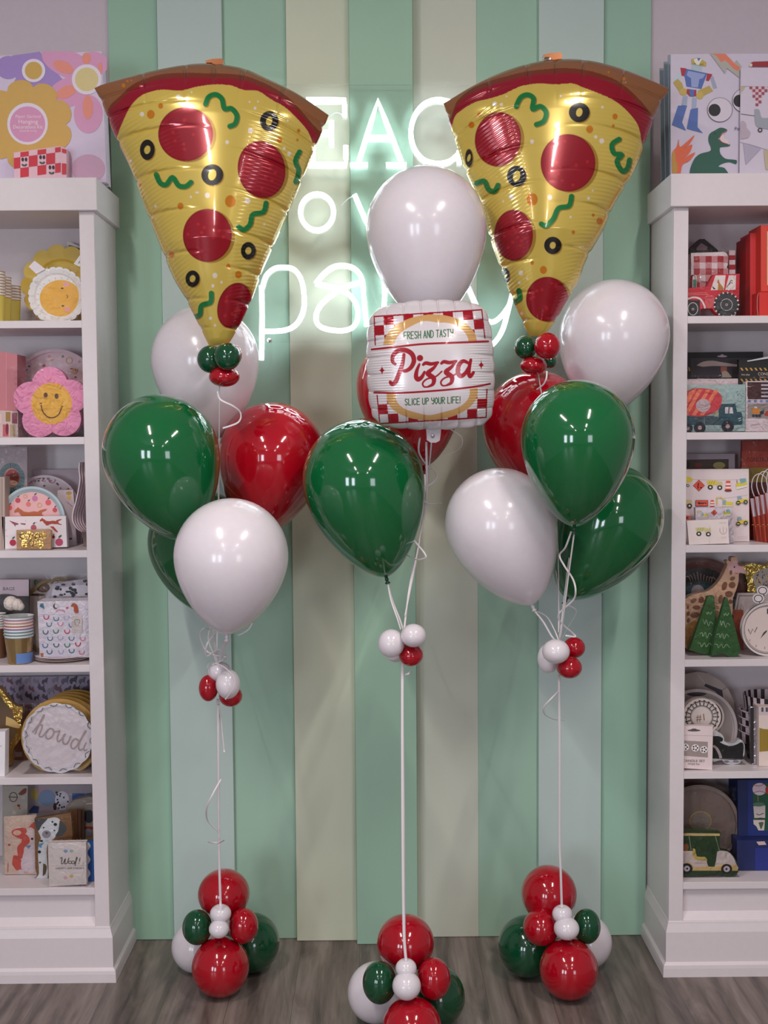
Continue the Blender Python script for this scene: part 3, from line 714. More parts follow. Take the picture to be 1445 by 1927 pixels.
def artL(pa):
    crust(pa, spl([(196, 262), (204, 214)]+cv(Lf, [(200, 300), (280, 230), (400, 185), (520, 170), (700, 172), (850, 178), (950, 200), (1080, 260), (1180, 335), (1280, 450), (1330, 500)])),
          spl([(214, 275), (220, 259)]+cv(Lf, [(205, 440), (260, 330), (330, 265), (430, 238), (540, 243), (640, 220), (740, 208), (830, 215), (900, 240), (980, 245), (1050, 290), (1130, 335), (1200, 400), (1260, 470), (1290, 540)])))
    tips(pa, Lf, dict(pep=[(570, 490, 155, 153, 0), (1000, 690, 134, 163, -10), (693, 1063, 138, 150, 0), (845, 1460, 92, 132, 18)],
        ol=[(1043, 416, 52, 57, 17, 26), (353, 578, 42, 58, 17, 24), (721, 720, 62, 60, 22, 32), (925, 1150, 42, 50, 17, 20), (609, 1308, 40, 47, 16, 20)],
        gr=[[(683, 320), (700, 280), (740, 265), (775, 290), (790, 345), (830, 345), (860, 385), (850, 430), (820, 445)], [(403, 718), (425, 765), (460, 775), (495, 735), (530, 780), (570, 785), (600, 762)],
            [(1025, 880), (1010, 930), (950, 945), (935, 1000), (900, 1030), (870, 1015)], [(715, 1390), (710, 1440), (660, 1460), (650, 1510), (620, 1525)], [(1215, 590), (1192, 640), (1210, 700), (1193, 760)]],
        **{'or': [(373, 378, 22), (429, 330, 14), (823, 870, 30), (541, 897, 17), (490, 1172, 15), (869, 1285, 19), (812, 1237, 12), (1101, 524, 15), (1210, 470, 10), (1203, 522, 7), (312, 777, 8), (218, 213, 10), (240, 188, 6), (262, 185, 5)]},
        wh=[(528, 280, 13), (579, 293, 10), (323, 377, 12), (937, 469, 14), (805, 535, 10), (693, 836, 14), (640, 820, 5), (921, 868, 15), (736, 1290, 14), (724, 1348, 9), (773, 1328, 7), (710, 1532, 9), (736, 1572, 7), (1156, 600, 11), (1128, 570, 8), (963, 343, 8), (980, 305, 5), (932, 307, 5), (1148, 412, 6), (604, 252, 5), (600, 845, 6), (400, 898, 7), (258, 640, 7), (1015, 1000, 6), (630, 820, 5)]))
def artR(pa):
    crust(pa, spl([(848, 232)]+cv(Rf, [(140, 400), (160, 360), (230, 300), (330, 255), (450, 220), (560, 195), (700, 180), (820, 178), (950, 200), (1080, 250), (1180, 330), (1260, 420), (1310, 520)])),
          spl([(848, 250)]+cv(Rf, [(140, 430), (190, 385), (260, 345), (340, 325), (420, 300), (520, 255), (620, 238), (720, 243), (820, 238), (880, 260), (960, 290), (1060, 335), (1140, 400), (1200, 480), (1220, 570), (1232, 640)])))
    tips(pa, Rf, dict(pep=[(390, 560, 133, 157, 8), (795, 697, 158, 166, 0), (480, 1115, 112, 147, 0), (675, 1485, 122, 129, 0)],
        ol=[(860, 405, 60, 57, 18, 25), (222, 668, 22, 52, 9, 22), (498, 774, 56, 60, 20, 32), (707, 1174, 50, 50, 17, 20), (435, 1350, 22, 45, 7, 14)],
        gr=[[(495, 370), (520, 320), (560, 303), (595, 325), (590, 385), (635, 370), (668, 405), (655, 455), (612, 475)], [(265, 815), (310, 802), (335, 850), (370, 860), (390, 825)],
            [(815, 890), (800, 945), (740, 960), (710, 1020), (670, 1060), (640, 1050)], [(1090, 560), (1050, 590), (1060, 640), (1105, 650), (1078, 690), (1110, 745), (1140, 725), (1150, 680)], [(510, 1435), (515, 1480), (488, 1500)]],
        **{'or': [(237, 477, 17), (282, 418, 11), (920, 503, 20), (1067, 429, 15), (1057, 482, 8), (588, 908, 32), (978, 1033, 18), (941, 999, 9), (826, 1098, 10), (588, 1275, 10), (653, 1316, 20), (1117, 210, 9), (1030, 172, 6)]},
        wh=[(371, 355, 13), (410, 360, 9), (732, 480, 16), (587, 574, 11), (465, 892, 13), (690, 896, 14), (990, 570, 14), (955, 547, 9), (783, 343, 9), (753, 310, 6), (994, 375, 7), (522, 1333, 13), (514, 1390, 8), (558, 1366, 6), (527, 1567, 8), (553, 1604, 7), (938, 857, 5), (914, 902, 8), (420, 920, 5), (810, 1010, 6), (812, 298, 5), (440, 312, 5)]))
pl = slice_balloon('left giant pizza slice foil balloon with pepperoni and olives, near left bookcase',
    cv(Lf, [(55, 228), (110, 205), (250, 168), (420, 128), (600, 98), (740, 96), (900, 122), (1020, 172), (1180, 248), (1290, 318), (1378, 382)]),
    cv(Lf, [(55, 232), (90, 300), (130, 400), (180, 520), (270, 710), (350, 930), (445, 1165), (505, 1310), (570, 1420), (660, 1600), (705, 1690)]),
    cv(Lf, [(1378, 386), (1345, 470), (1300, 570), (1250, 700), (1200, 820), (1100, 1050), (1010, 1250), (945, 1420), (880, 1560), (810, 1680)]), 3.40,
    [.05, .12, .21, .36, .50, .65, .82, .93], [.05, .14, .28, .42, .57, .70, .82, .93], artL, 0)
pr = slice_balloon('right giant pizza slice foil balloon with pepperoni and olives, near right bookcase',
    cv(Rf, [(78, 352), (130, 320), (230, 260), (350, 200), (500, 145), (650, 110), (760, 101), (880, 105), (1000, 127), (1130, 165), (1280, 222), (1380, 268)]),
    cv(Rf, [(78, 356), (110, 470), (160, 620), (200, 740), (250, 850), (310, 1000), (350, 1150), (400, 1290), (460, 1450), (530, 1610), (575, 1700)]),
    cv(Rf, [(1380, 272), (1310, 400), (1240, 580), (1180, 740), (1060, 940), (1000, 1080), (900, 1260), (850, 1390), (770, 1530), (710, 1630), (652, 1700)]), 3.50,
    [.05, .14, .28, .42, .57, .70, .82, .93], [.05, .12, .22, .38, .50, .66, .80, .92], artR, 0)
TABM = M('#9a5a2c', .25, .4, .4)
for root, x0, x1, y0, YT in ((pl, 388, 422, 113, 3.40), (pr, 1021, 1057, 102, 3.50)):
    mb = MB(); pts = [(x0, y0+4), (x0+12, y0+1), (x1-4, y0), (x1, y0+4), (x1-3, y0+13), (x0+16, y0+13), (x0+12, y0+8), (x0+1, y0+8)]
    mb.prism([W(a, b_, YT) for a, b_ in pts], YT-.015, YT+.012, TABM); mb.build('filling_tab', root, W3(x0, y0+10, YT), bevel=.002)

# the square pizza box balloon
def box_balloon():
    f = (4.8167, 660, 540); Y = 3.22
    nu, nv = 420, 420
    u = np.linspace(-1, 1, nu)[None, :]; v = np.linspace(-1, 1, nv)[:, None]
    TL, TR, BR, BL = (165, 200), (1240, 160), (1285, 1250), (195, 1255)
    a, b_ = (u+1)/2, (v+1)/2
    X = TL[0]*(1-a)*(1-b_)+TR[0]*a*(1-b_)+BR[0]*a*b_+BL[0]*(1-a)*b_
    Z = TL[1]*(1-a)*(1-b_)+TR[1]*a*(1-b_)+BR[1]*a*b_+BL[1]*(1-a)*b_
    # bulging edges + rounded corners
    X = X+u*np.abs(u)*40*(1-v**2)-0*v; Z = Z+v*np.abs(v)*(66-20*(v > 0))*(1-u**2)
    cr_ = (u**8*v**8); X = X-u*45*cr_; Z = Z-v*45*cr_
    scal_ = lambda t, n: np.abs(np.sin(np.pi*n*(t+1)/2))**.7
    X = X-u*np.abs(u)**20*12*(1-scal_(v+.03*np.sin(5*v), 7)); Z = Z-v*np.abs(v)**20*12*(1-scal_(u+.02*np.sin(7*u), 7))
    X = X/f[0]+f[1]; Z = Z/f[0]+f[2]
    D = .085*np.clip(1-np.abs(u)**3.2, 0, 1)**.5*np.clip(1-np.abs(v)**3.2, 0, 1)**.5
    for k in range(1, 7):
        c = -1+2*k/7
        for t, w_ in ((u, v), (v, u)):
            for sg in (-1, 1): D = D*(1-.22*np.exp(-((t-c)/.012)**2)*np.exp(-((1-sg*w_)/.20)**2)-.10*np.exp(-((t-c)/.05)**2)*np.exp(-((1-sg*w_)/.10)**2))
    D += .0006*np.sin(v*150+u*4)*(np.exp(-((u-.78)/.16)**2)+np.exp(-((u+.78)/.18)**2))*np.clip((.85-np.abs(v))*5, 0, 1)
    x, z = Wn(X, Z, Y); yy = Y-D
    Xp = 710+(X-710)*(Y/yy); Zp = 817+(Z-817)*(Y/yy)
    pa = Paint((Xp-f[1])*f[0], (Zp-f[2])*f[0], '#ddd6da')
    RED, CRU, WHT, GRN = '#a10a20', '#cfa368', '#e0d9dc', '#1c6b3c'
    # checker panels
    Xc, Zc = pa.X, pa.Z
    def checker(quad, nx, ny, ph):
        (x0, y0), (x1, y1), (x2, y2), (x3, y3) = quad       # TL TR BR BL ; inverse bilinear by iteration
        p, q = np.full(Xc.shape, .5), np.full(Xc.shape, .5)
        for _ in range(8):
            fx = x0*(1-p)*(1-q)+x1*p*(1-q)+x2*p*q+x3*(1-p)*q-Xc; fy = y0*(1-p)*(1-q)+y1*p*(1-q)+y2*p*q+y3*(1-p)*q-Zc
            ax = (x1-x0)*(1-q)+(x2-x3)*q; ay = (y1-y0)*(1-q)+(y2-y3)*q; bx_ = (x3-x0)*(1-p)+(x2-x1)*p; by_ = (y3-y0)*(1-p)+(y2-y1)*p
            dt = ax*by_-ay*bx_; p = p-(fx*by_-fy*bx_)/dt; q = q-(ax*fy-ay*fx)/dt
        ins = (p > 0) & (p < 1) & (q > 0) & (q < 1)
        ch = ((np.floor(p*nx)+np.floor(q*ny)+ph) % 2 == 0)
        pa.mask((ins & ch)*1., RED); 
        pe = (np.minimum(p, 1-p)*960 < 11) | (np.minimum(q, 1-q)*230 < 11)
        return p, q, ins, pe
    p, q, ins, pe = checker([(206, 262), (1192, 200), (1222, 470), (216, 530)], 11, 3, 1)
    pa.mask((ins & ((np.minimum(p, 1-p)*980 < 11) | (q*265 < 13)))*1., RED)
    up = (Zc < 522-(Xc-720)*.045)
    e1 = ((Xc-718)/425)**2+((Zc-522+(Xc-718)*.045)/272)**2 < 1; e2 = ((Xc-728)/(338+6*np.sin(Xc/38)))**2+((Zc-520+(Xc-720)*.045)/(207+9*np.sin(Xc/46)))**2 < 1
    pa.mask((e1 & up & (Zc < 515-(Xc-720)*.03))*1., CRU); pa.mask((e2 & up)*1., WHT)
    pa.mask(((Zc > 520-(Xc-720)*.06) & (Zc < 978-(Xc-230)*.0545))*1., WHT)
    p, q, ins, pe = checker([(232, 978), (1240, 922), (1232, 1188), (258, 1246)], 11, 3, 1)
    pa.mask((ins & ((np.minimum(p, 1-p)*980 < 11) | ((1-q)*265 < 13)))*1., RED)
    dn = (Zc > 968-(Xc-230)*.0545)
    yy0 = np.maximum(0, Zc-975+(Xc-738)*.05); e1 = ((Xc-738)/412)**2+(yy0/232)**2 < 1; e2 = ((Xc-738)/(335+5*np.sin(Xc/40)))**2+(yy0/(178+7*np.sin(Xc/50)))**2 < 1
    pa.mask((e1 & dn)*1., CRU); pa.mask((e2 & dn)*1., WHT)
    pa.stroke([(190, 567), (400, 545), (650, 518), (950, 505), (1245, 494)], 19, RED, soft=3); pa.stroke([(213, 958), (450, 960), (700, 946), (950, 925), (1150, 900), (1262, 878)], 18, RED, soft=3)
    # lettering
    G = {'F': [[(0, 6), (0, 0), (3, 0)], [(0, 3), (2.6, 2.8)]], 'R': [[(0, 6), (0, 0), (2, 0), (3, 1), (2.8, 2.3), (0, 3)], [(1, 3), (3, 6)]], 'E': [[(3, 0), (0, 0), (0, 6), (3, 6)], [(0, 3), (2.5, 3)]],
         'S': [[(3, .8), (2, 0), (.5, .2), (0, 1.4), (1, 2.7), (2.8, 3.8), (2.8, 5.2), (1.6, 6), (0, 5.2)]], 'H': [[(0, 0), (0, 6)], [(3, 0), (3, 6)], [(0, 3.4), (3, 3)]], 'A': [[(0, 6), (1.5, 0), (3, 6)], [(.6, 4), (2.5, 4)]],
         'N': [[(0, 6), (0, 0), (3, 6), (3, 0)]], 'D': [[(0, 0), (0, 6), (1.5, 6), (3, 4.6), (3, 1.6), (1.5, 0), (0, 0)]], 'T': [[(-.2, 0), (3.2, 0)], [(1.5, 0), (1.5, 6)]], 'Y': [[(0, 0), (.1, 2), (1.5, 3), (3, 2.4)], [(3, 0), (3, 4.6), (2, 6), (.6, 5.6)]],
         'L': [[(0, 0), (0, 6), (2.6, 6)]], 'I': [[(0, 0), (0, 6)]], 'C': [[(3, 1), (2, 0), (.8, .2), (0, 1.8), (0, 4.4), (1, 6), (2.4, 5.8), (3, 5)]], 'U': [[(0, 0), (0, 4.8), (1, 6), (2.2, 6), (3, 4.8), (3, 0)]],
         'P': [[(0, 6), (0, 0), (2, 0), (3, 1), (2.8, 2.6), (0, 3.2)]], 'O': [[(1.5, 0), (0, 1.6), (0, 4.4), (1.5, 6), (3, 4.4), (3, 1.6), (1.5, 0)]], '!': [[(.5, 0), (.4, 4)], [(.4, 5.6), (.4, 6)]]}
    def write(txt, x0, x1, yb0, yb1, h):
        wd = {'I': 1.6, ' ': 2.4, '!': 1.6}; tot = sum(wd.get(c, 4.4) for c in txt)-1.4; x = 0; sx = (x1-x0)/tot
        for c in txt:
            for st in G.get(c, []):
                pts = [(x0+(x+a_)*sx, (yb0+(yb1-yb0)*(x+a_)/tot)-(6-b2)/6*h) for a_, b2 in st]; pa.stroke(pts, 8.5, GRN, 0, 3)
            x += wd.get(c, 4.4)
    write('FRESH AND TASTY', 482, 926, 474, 447, 64); write('SLICE UP YOUR LIFE!', 492, 988, 1072, 1050, 56)
    for x_, y_ in ((283, 756), (1182, 708)):
        d = np.sqrt(np.abs(Xc-x_)/36)+np.sqrt(np.abs(Zc-y_)/58); pa.mask((d < 1)*1., RED)
    def brush(pts, w0, w1):
        sp = spline(pts, 8); n = len(sp)
        for i in range(n-1):
            t = i/(n-1); w_ = w0+(w1-w0)*math.sin(math.pi*min(1, t))
            pa.mask(.5+(w_/2-seg_dist(Xc, Zc, sp[i:i+2]))/3, RED)
    brush([(402, 700), (378, 672), (385, 620), (430, 578), (500, 575), (555, 610), (572, 670), (545, 730), (500, 760), (462, 758)], 26, 44)
    brush([(482, 612), (470, 690), (440, 780), (405, 860), (375, 880), (358, 862)], 28, 42)
    pa.ell(627, 645, 29, 29, RED, 0, 3)
    brush([(622, 700), (598, 760), (592, 815), (612, 838), (645, 815), (668, 770)], 20, 42)
    for dx, dy in ((0, 0), (165, -12)):
        brush([(655+dx, 706+dy), (680+dx, 690+dy), (730+dx, 698+dy), (790+dx, 685+dy)], 22, 34)
        brush([(788+dx, 690+dy), (750+dx, 735+dy), (700+dx, 778+dy), (715+dx, 800+dy), (752+dx, 830+dy), (745+dx, 880+dy), (700+dx, 905+dy)], 14, 46)
        brush([(705+dx, 905+dy), (665+dx, 905+dy), (652+dx, 872+dy), (690+dx, 835+dy), (770+dx, 812+dy), (825+dx, 765+dy)], 14, 16)
    brush([(1065, 690), (1020, 672), (982, 705), (970, 770), (995, 808), (1035, 785), (1065, 735)], 26, 42)
    brush([(1088, 660), (1075, 720), (1068, 775), (1082, 812), (1112, 775)], 26, 36)
    root = empty('pizza_box_balloon', W3(812, 833, Y)); tag(root, 'square white foil balloon printed like a pizza box, in front of tall white balloon', 'foil balloon')
    m = vcol('white_printed_foil', .24, .15, .45)
    grid_mesh('foil_body', np.stack([x, yy, z], -1), pa.C, m, root, root.location)
    C = np.zeros((70, 70, 4)); C[:] = lin('#d8d2d6')
    grid_mesh('foil_back', np.stack([x[::6, ::6], Y+D[::6, ::6]*.9, z[::6, ::6]], -1), C, m, root, root.location, True)
    mb = MB(); mb.prism([W(a, b_, Y) for a, b_ in [(801, 797), (830, 797), (829, 815), (827, 829), (820, 833), (810, 833), (803, 828), (802, 815)]], Y-.012, Y+.012, M('#c6c0c6', .2, .3, .4))
    t = mb.build('filling_tab', root, W3(814, 815, Y), bevel=.005)
    mb = MB(); q = W3(814, 820, Y-.012); mb.lathe([(.0002, .004), (.004, .004), (.0055, .001), (.0055, 0)], M('#a59fa6', .2, .5), (q.x, q.y, q.z), 16, R=Matrix.Rotation(math.pi/2, 3, 'X')); mb.build('valve_ring', root, q)
box_balloon()
GAIN[0] = 1.08
# ================================================================ goods on the bookcases
def xfp(f, p): return [(x/f[0]+f[1], y/f[0]+f[2]) for x, y in p]
def xfl(f, Ls):
    o = []
    for L in Ls:
        if L[0] == 't': o.append(('t', L[1], L[2]/f[0]+f[1], L[3]/f[0]+f[2], L[4]/f[0])+tuple(L[5:]))
        elif L[0] == 's': o.append(('s', xfp(f, L[1]), L[2]/f[0], L[3]))
        else: o.append((L[0], xfp(f, L[1]))+tuple(L[2:]))
    return o
def it(f, name, label, cat, Y, th, outline, col, layers=(), **k):
    return item(name, label, cat, Y, th, xfp(f, outline), col, xfl(f, layers), **k)
def P(pts, c): return ('p', pts, c)
def S_(pts, w_, c, k=5): return ('s', spline(pts, k) if k else pts, w_, c)
def O_(cx, cy, rx, w_, c, ry=None):
    p = E(cx, cy, rx, ry, 32); return ('s', p+[p[0], p[1]], w_, c)
I1 = (1, 0, 0)
def plate(f, name, label, Y, cx, cy, r, col, rim=None, n=0, amp=.06, layers=(), z=None, th=.012, group=None, wrap=False, cat='plate', rot=0, rough=.45, rimf=.74, rl=()):
    cx, cy, r = cx/f[0]+f[1], cy/f[0]+f[2], r/f[0]; N = 96 if not n else n*8
    c = W3(cx, cy, Y); u = upx(c); rr = r*u
    dz = 0; zc = -9
    if z is not None:
        dz = z+rr+.0003-c.z
        if dz > .012: dz = 0; zc = z
        c.z += dz
    def rad(i): return 1 if not n else 1-amp+amp*abs(math.sin(n*math.pi*i/N+rot))**.6
    rings = [(rimf, 0, 0), (rimf+.06, -.004, 0), (.93, -.0075, 1), (1, -.008, 1), (1, -.006, 1), (.93, th, 1)]
    mb = MB(); vs = [(c.x, Y, c.z)]
    for q, dy, sc in rings:
        for i in range(N):
            a = 2*math.pi*i/N; k = rr*q*(rad(i) if sc else 1); vs.append((clampx(c.x+k*math.cos(a), Y), Y+dy, max(zc, c.z+k*math.sin(a))))
    m, mr_ = M(col, rough), M(rim or col, rough)
    mb.add(vs, [(0, 1+i, 1+(i+1) % N) for i in range(N)], m); n0 = 1
    for j in range(len(rings)-1):
        mb.add([], [], mr_); k = mb.mi(mr_)
        for i in range(N): mb.f.append((1+j*N+i, 1+(j+1)*N+i, 1+(j+1)*N+(i+1) % N, 1+j*N+(i+1) % N)); mb.m.append(k); mb.sm.append(False)
    mb.f.append(tuple(1+(len(rings)-1)*N+i for i in range(N))); mb.m.append(mb.mi(mr_)); mb.sm.append(False)
    put_layers(mb, xfl(f, layers), Y, dz, rough=rough, zc=zc)
    if rl: put_layers(mb, xfl(f, rl), Y-.009, dz, rough=rough, zc=zc)
    L = (c.x, Y, max(zc, c.z-rr))
    if wrap:
        root = empty(name, L); tag(root, label, cat, group); mb.build('printed_plate', root, L)
        film(root, [(clampx(c.x-rr*.97, Y), max(zc, c.z-rr)), (clampx(c.x+rr*.97, Y), c.z+rr*.9)], Y-.009, th)
    else: tag(mb.build(name, None, L), label, cat, group)
def cup_stack(cx, Y, z, rpx, h, count, pitch, body, rims, labelf, group, taper=.72, name='paper_cup', gold=None):
    x = W(cx, 817+(CAMZ-z)/Y*F, Y)[0]; r = rpx*Y/F
    for k in range(count):
        z0 = z+.0005+k*pitch; col = rims[k % len(rims)]; mb = MB(); a = r*taper
        B = gold or M(body, .45); Wt = M('#e6ddd0' if not gold else '#e8e2e4', .5); Rm = M(col, .5)
        prof = [(.0001, z0+.002), (a*.96, z0+.002), (a, z0), (r*.97, z0+h-.009), (r*.975, z0+h-.007), (r*.98, z0+h-.003), (r*1.03, z0+h-.001), (r*1.03, z0+h+.001), (r*.97, z0+h), (a*.9, z0+.006), (.0001, z0+.006)]
        mats = [B, B, B, Rm, Wt, Wt, Rm, Wt, Wt, Wt]
        prof = [(p, q-z0) for p, q in prof]
        mb.lathe(prof, B, (x, Y, z0), 28, mats=mats, smooth=False)
        tag(mb.build(name, None, (x, Y, z0)), labelf(k, count), 'cup', group)
ORD = ['bottom', 'second', 'third', 'fourth', 'fifth', 'sixth', 'seventh', 'eighth', 'ninth', 'tenth']
def nth(k, n): return 'topmost' if k == n-1 else ('lowest' if k == 0 else ORD[k]+' from bottom')

# ------------------------------------------------ on top of the left bookcase
f = (5.354, 0, 60)
PK, PU, YE, OR = '#cf93b8', '#9a80bd', '#c9a050', '#de8a78'
it(f, 'decoration_box', 'flat pink floral box labelled Hanging Decorations Kit on left bookcase', 'box', 3.70, .030, [(-110, 245), (1024, 196), (1075, 1560), (-110, 1560)], '#cdbfd6', [
    P(E(85, 365, 125, 122), PU), P([(120, 240), (400, 200), (640, 500), (480, 660), (70, 640), (160, 480)], PU), P(E(690, 330, 290, 140, rot=25), PK), P(E(700, 620, 240, 150, rot=-25), PK), P(E(940, 330, 150, 130), PK),
    P(E(890, 850, 145, 200), PK), P(E(890, 1420, 170, 150), '#c39ab4'), P(E(640, 360, 110, 58, rot=25), OR), P(E(872, 270, 45, 60), OR), P(E(670, 620, 110, 60, rot=-25), OR), P(E(885, 780, 52, 125), OR), P(E(1010, 370, 22, 60), OR),
    P(E(875, 490, 150, 158), '#ddd2e0'), P(E(875, 490, 118, 124), '#d0bf86'), P(E(340, 398, 118, 122), '#ddd2e0'), P(E(340, 398, 88, 92), '#c59f4c'),
    P(scal(270, 960, 470, 9, .16), YE), P(E(280, 952, 205, 218), '#ddd2e0'), P(E(280, 957, 178, 186), '#d08fb4'),
    ('t', 'Paper Garland', 285, 890, 44, '#e8cdd8'), ('t', 'Hanging', 285, 950, 62, '#e8d8d8'), ('t', 'Decorations Kit', 283, 1002, 52, '#e8d8d8', 0, .88), ('t', 'tissue & string', 285, 1035, 30, '#e8d8d8')], z=TOPZ+.0003)
it(f, 'decoration_box', 'thin grey edged box standing behind the pink floral box', 'box', 3.745, .03, [(-60, 290), (1040, 240), (1096, 1560), (-60, 1560)], '#c5bcc4', z=TOPZ+.0003)
it(f, 'decoration_box', 'dark backed box rearmost behind the pink floral box', 'box', 3.79, .02, [(-60, 350), (1052, 290), (1108, 1560), (-60, 1560)], '#54525a', z=TOPZ+.0003)
RD, LP = '#c9263a', '#dfb7c2'
rows = [(1205, 1255), (1255, 1365), (1365, 1460)]; Ls = []
xs = [140, 205, 290, 378, 465, 555, 612]
for j, (ya, yb) in enumerate(rows):
    for i in range(6):
        if (i+j) % 2 == 1:
            s0, s1 = -(xs[i]-140)*.13, -(xs[i+1]-140)*.13; Ls.append(P([(xs[i], ya+s0), (xs[i+1], ya+s1), (xs[i+1], yb+s1), (xs[i], yb+s0)], RD))
for cx, cy in ((245, 1285), (425, 1262), (520, 1365)):
    Ls += [P(E(cx-16, cy-15, 13, 20), '#3a1528'), P(E(cx+18, cy-15, 13, 20), '#3a1528'), P(E(cx-12, cy+42, 17, 9, rot=35), '#30503c'), P(E(cx+14, cy+42, 17, 9, rot=-35), '#30503c')]
it(f, 'gift_box', 'small red and pink checkered gift box with cherry faces on left bookcase', 'gift box', 3.655, .06, [(138, 1200), (600, 1135), (650, 1150), (668, 1160), (672, 1470), (145, 1470)], LP, Ls+[P([(625, 1160), (668, 1170), (668, 1210), (625, 1200)], RD), P([(625, 1310), (668, 1312), (668, 1420), (625, 1420)], RD)], z=TOPZ+.0003)
# ------------------------------------------------ on top of the right bookcase
f = (5.354, 1185, 60)
def robot():
    B, B2, G = '#4a66a8', '#8e9cca', '#b39a4e'
    return [P([(620, 330), (730, 345), (725, 400), (618, 385)], '#a9b9c4'), P([(440, 470), (520, 390), (545, 430), (450, 500)], '#b4c6d0'), P([(800, 440), (840, 450), (880, 570), (840, 580)], '#9a9fb4'),
        P([(508, 362), (570, 370), (550, 450), (520, 445)], '#a81e38'), P([(780, 420), (832, 430), (795, 500), (765, 495)], '#a81e38'), P([(570, 375), (780, 420), (720, 580), (570, 555), (548, 440)], B), P([(585, 395), (760, 430), (735, 470), (700, 480), (685, 565), (620, 560), (615, 470), (570, 440)], B2),
        P([(480, 475), (525, 520), (545, 590), (510, 630), (435, 515)], G), P([(800, 545), (838, 600), (740, 650), (680, 600)], G), P(E(540, 610, 42, 36), '#bfa552'), P(E(705, 645, 36, 40), '#bfa552'),
        P([(575, 580), (670, 590), (665, 655), (600, 655), (570, 620)], '#a02038'), P([(595, 580), (650, 590), (640, 660), (605, 655)], B), P([(535, 655), (580, 650), (570, 750), (520, 745)], '#9ba6c2'), P([(630, 665), (672, 668), (665, 780), (622, 780)], '#9ba6c2'),
        P([(485, 750), (575, 750), (525, 920), (565, 1005), (422, 945)], B), P([(610, 790), (685, 772), (680, 970), (735, 1030), (572, 985)], B),
        P([(620, 275), (680, 262), (715, 275), (770, 310), (765, 350), (700, 340), (620, 325)], '#b8a24c'), P([(640, 280), (685, 262), (725, 280), (690, 340), (660, 330)], '#ddd9cc'), P([(675, 265), (712, 268), (690, 300)], '#4a66a8'), S_([(640, 315), (665, 325)], 6, '#5c5226'), S_([(705, 332), (740, 328)], 6, '#5c5226')]
DG = '#1f5546'
dino = [P(spline([(600, 1440), (610, 1380), (650, 1290), (710, 1240), (800, 1215), (815, 1180), (790, 1110), (800, 1040), (860, 1000), (910, 975), (960, 985), (980, 1005), (930, 1030), (900, 1080), (925, 1130), (1000, 1140), (1000, 1162), (940, 1170), (905, 1180), (910, 1240), (960, 1290), (1040, 1300), (1075, 1310), (1065, 1345), (1000, 1325), (930, 1340), (890, 1370), (950, 1385), (990, 1440)], 3), DG),
        P([(980, 1000), (925, 1035), (890, 1090), (915, 1115), (1000, 1150), (990, 1105), (950, 1080), (945, 1040)], '#d9c3c6'), S_([(975, 1008), (925, 1045), (900, 1090), (930, 1125), (990, 1145)], 7, '#9a3340', 3), P(E(858, 1035, 7, 8), '#101a16')]
fire = [P(spline([(425, 1440), (422, 1240), (470, 1170), (490, 1090), (500, 1170), (560, 1130), (650, 1050), (600, 1140), (540, 1190), (625, 1145), (600, 1230), (530, 1290), (655, 1225), (600, 1310), (530, 1350), (510, 1440)], 3), '#d9613e'), P(spline([(422, 1440), (422, 1260), (450, 1210), (460, 1300), (480, 1380), (470, 1440)], 3), '#b98a3a')]
bolt = [P([(805, 220), (950, 222), (1050, 320), (1072, 285), (1118, 350), (1118, 480), (975, 370), (955, 425)], '#a8a7a0'), P([(820, 222), (960, 225), (1060, 330), (1110, 360), (1085, 400), (1040, 375), (960, 290), (915, 310), (870, 245)], '#d9795e')]
it(f, 'activity_book', 'white book cover with robot, googly eyes, dinosaur, flames and lightning bolt', 'book', 3.665, .006, [(414, 225), (1500, 218), (1500, 1460), (414, 1460)], '#c9bfd0', robot()+dino+fire+bolt+[
    P(E(904, 794, 127, 125), '#2a2730'), P(E(904, 794, 123, 121), '#cfc5d2'), P(E(850, 797, 61, 63), '#14141a'), P(E(1155, 700, 127, 125), '#2a2730'), P(E(1155, 700, 123, 121), '#cfc5d2'), P(E(1100, 704, 61, 63), '#14141a'), ('t', 'Party', 1100, 1000, 46, '#5a5266'),
    P([(1210, 320), (1240, 305), (1400, 300), (1400, 358), (1225, 355)], '#93202c'), P(E(1215, 340, 16, 18), '#d9c8b4')], z=TOPZ+.0003)
for k, (xe, yt) in enumerate(((386, 232), (344, 285), (302, 320))):
    it(f, 'activity_book', ['slim book behind the robot cover, nearest to it', 'second slim book behind the robot cover', 'rearmost slim book of the row behind the robot cover'][k], 'book', 3.715+.045*k, .006, [(xe, yt), (1300, yt-8), (1300, 1500), (xe+18, 1500)], '#8c97a4', group='slim books on the right bookcase', z=TOPZ+.0003)
ging = []
for i in range(6):
    for j in range(7):
        if (i+j) % 2 == 0:
            x, y = 1205+i*30, 555+j*29
            if x+15 > 1205+(y-555)*.42 and x+15 < 1390-(y-555)*.45: ging.append(P([(x, y), (x+29, y), (x+29, y+28), (x, y+28)], '#96485a'))
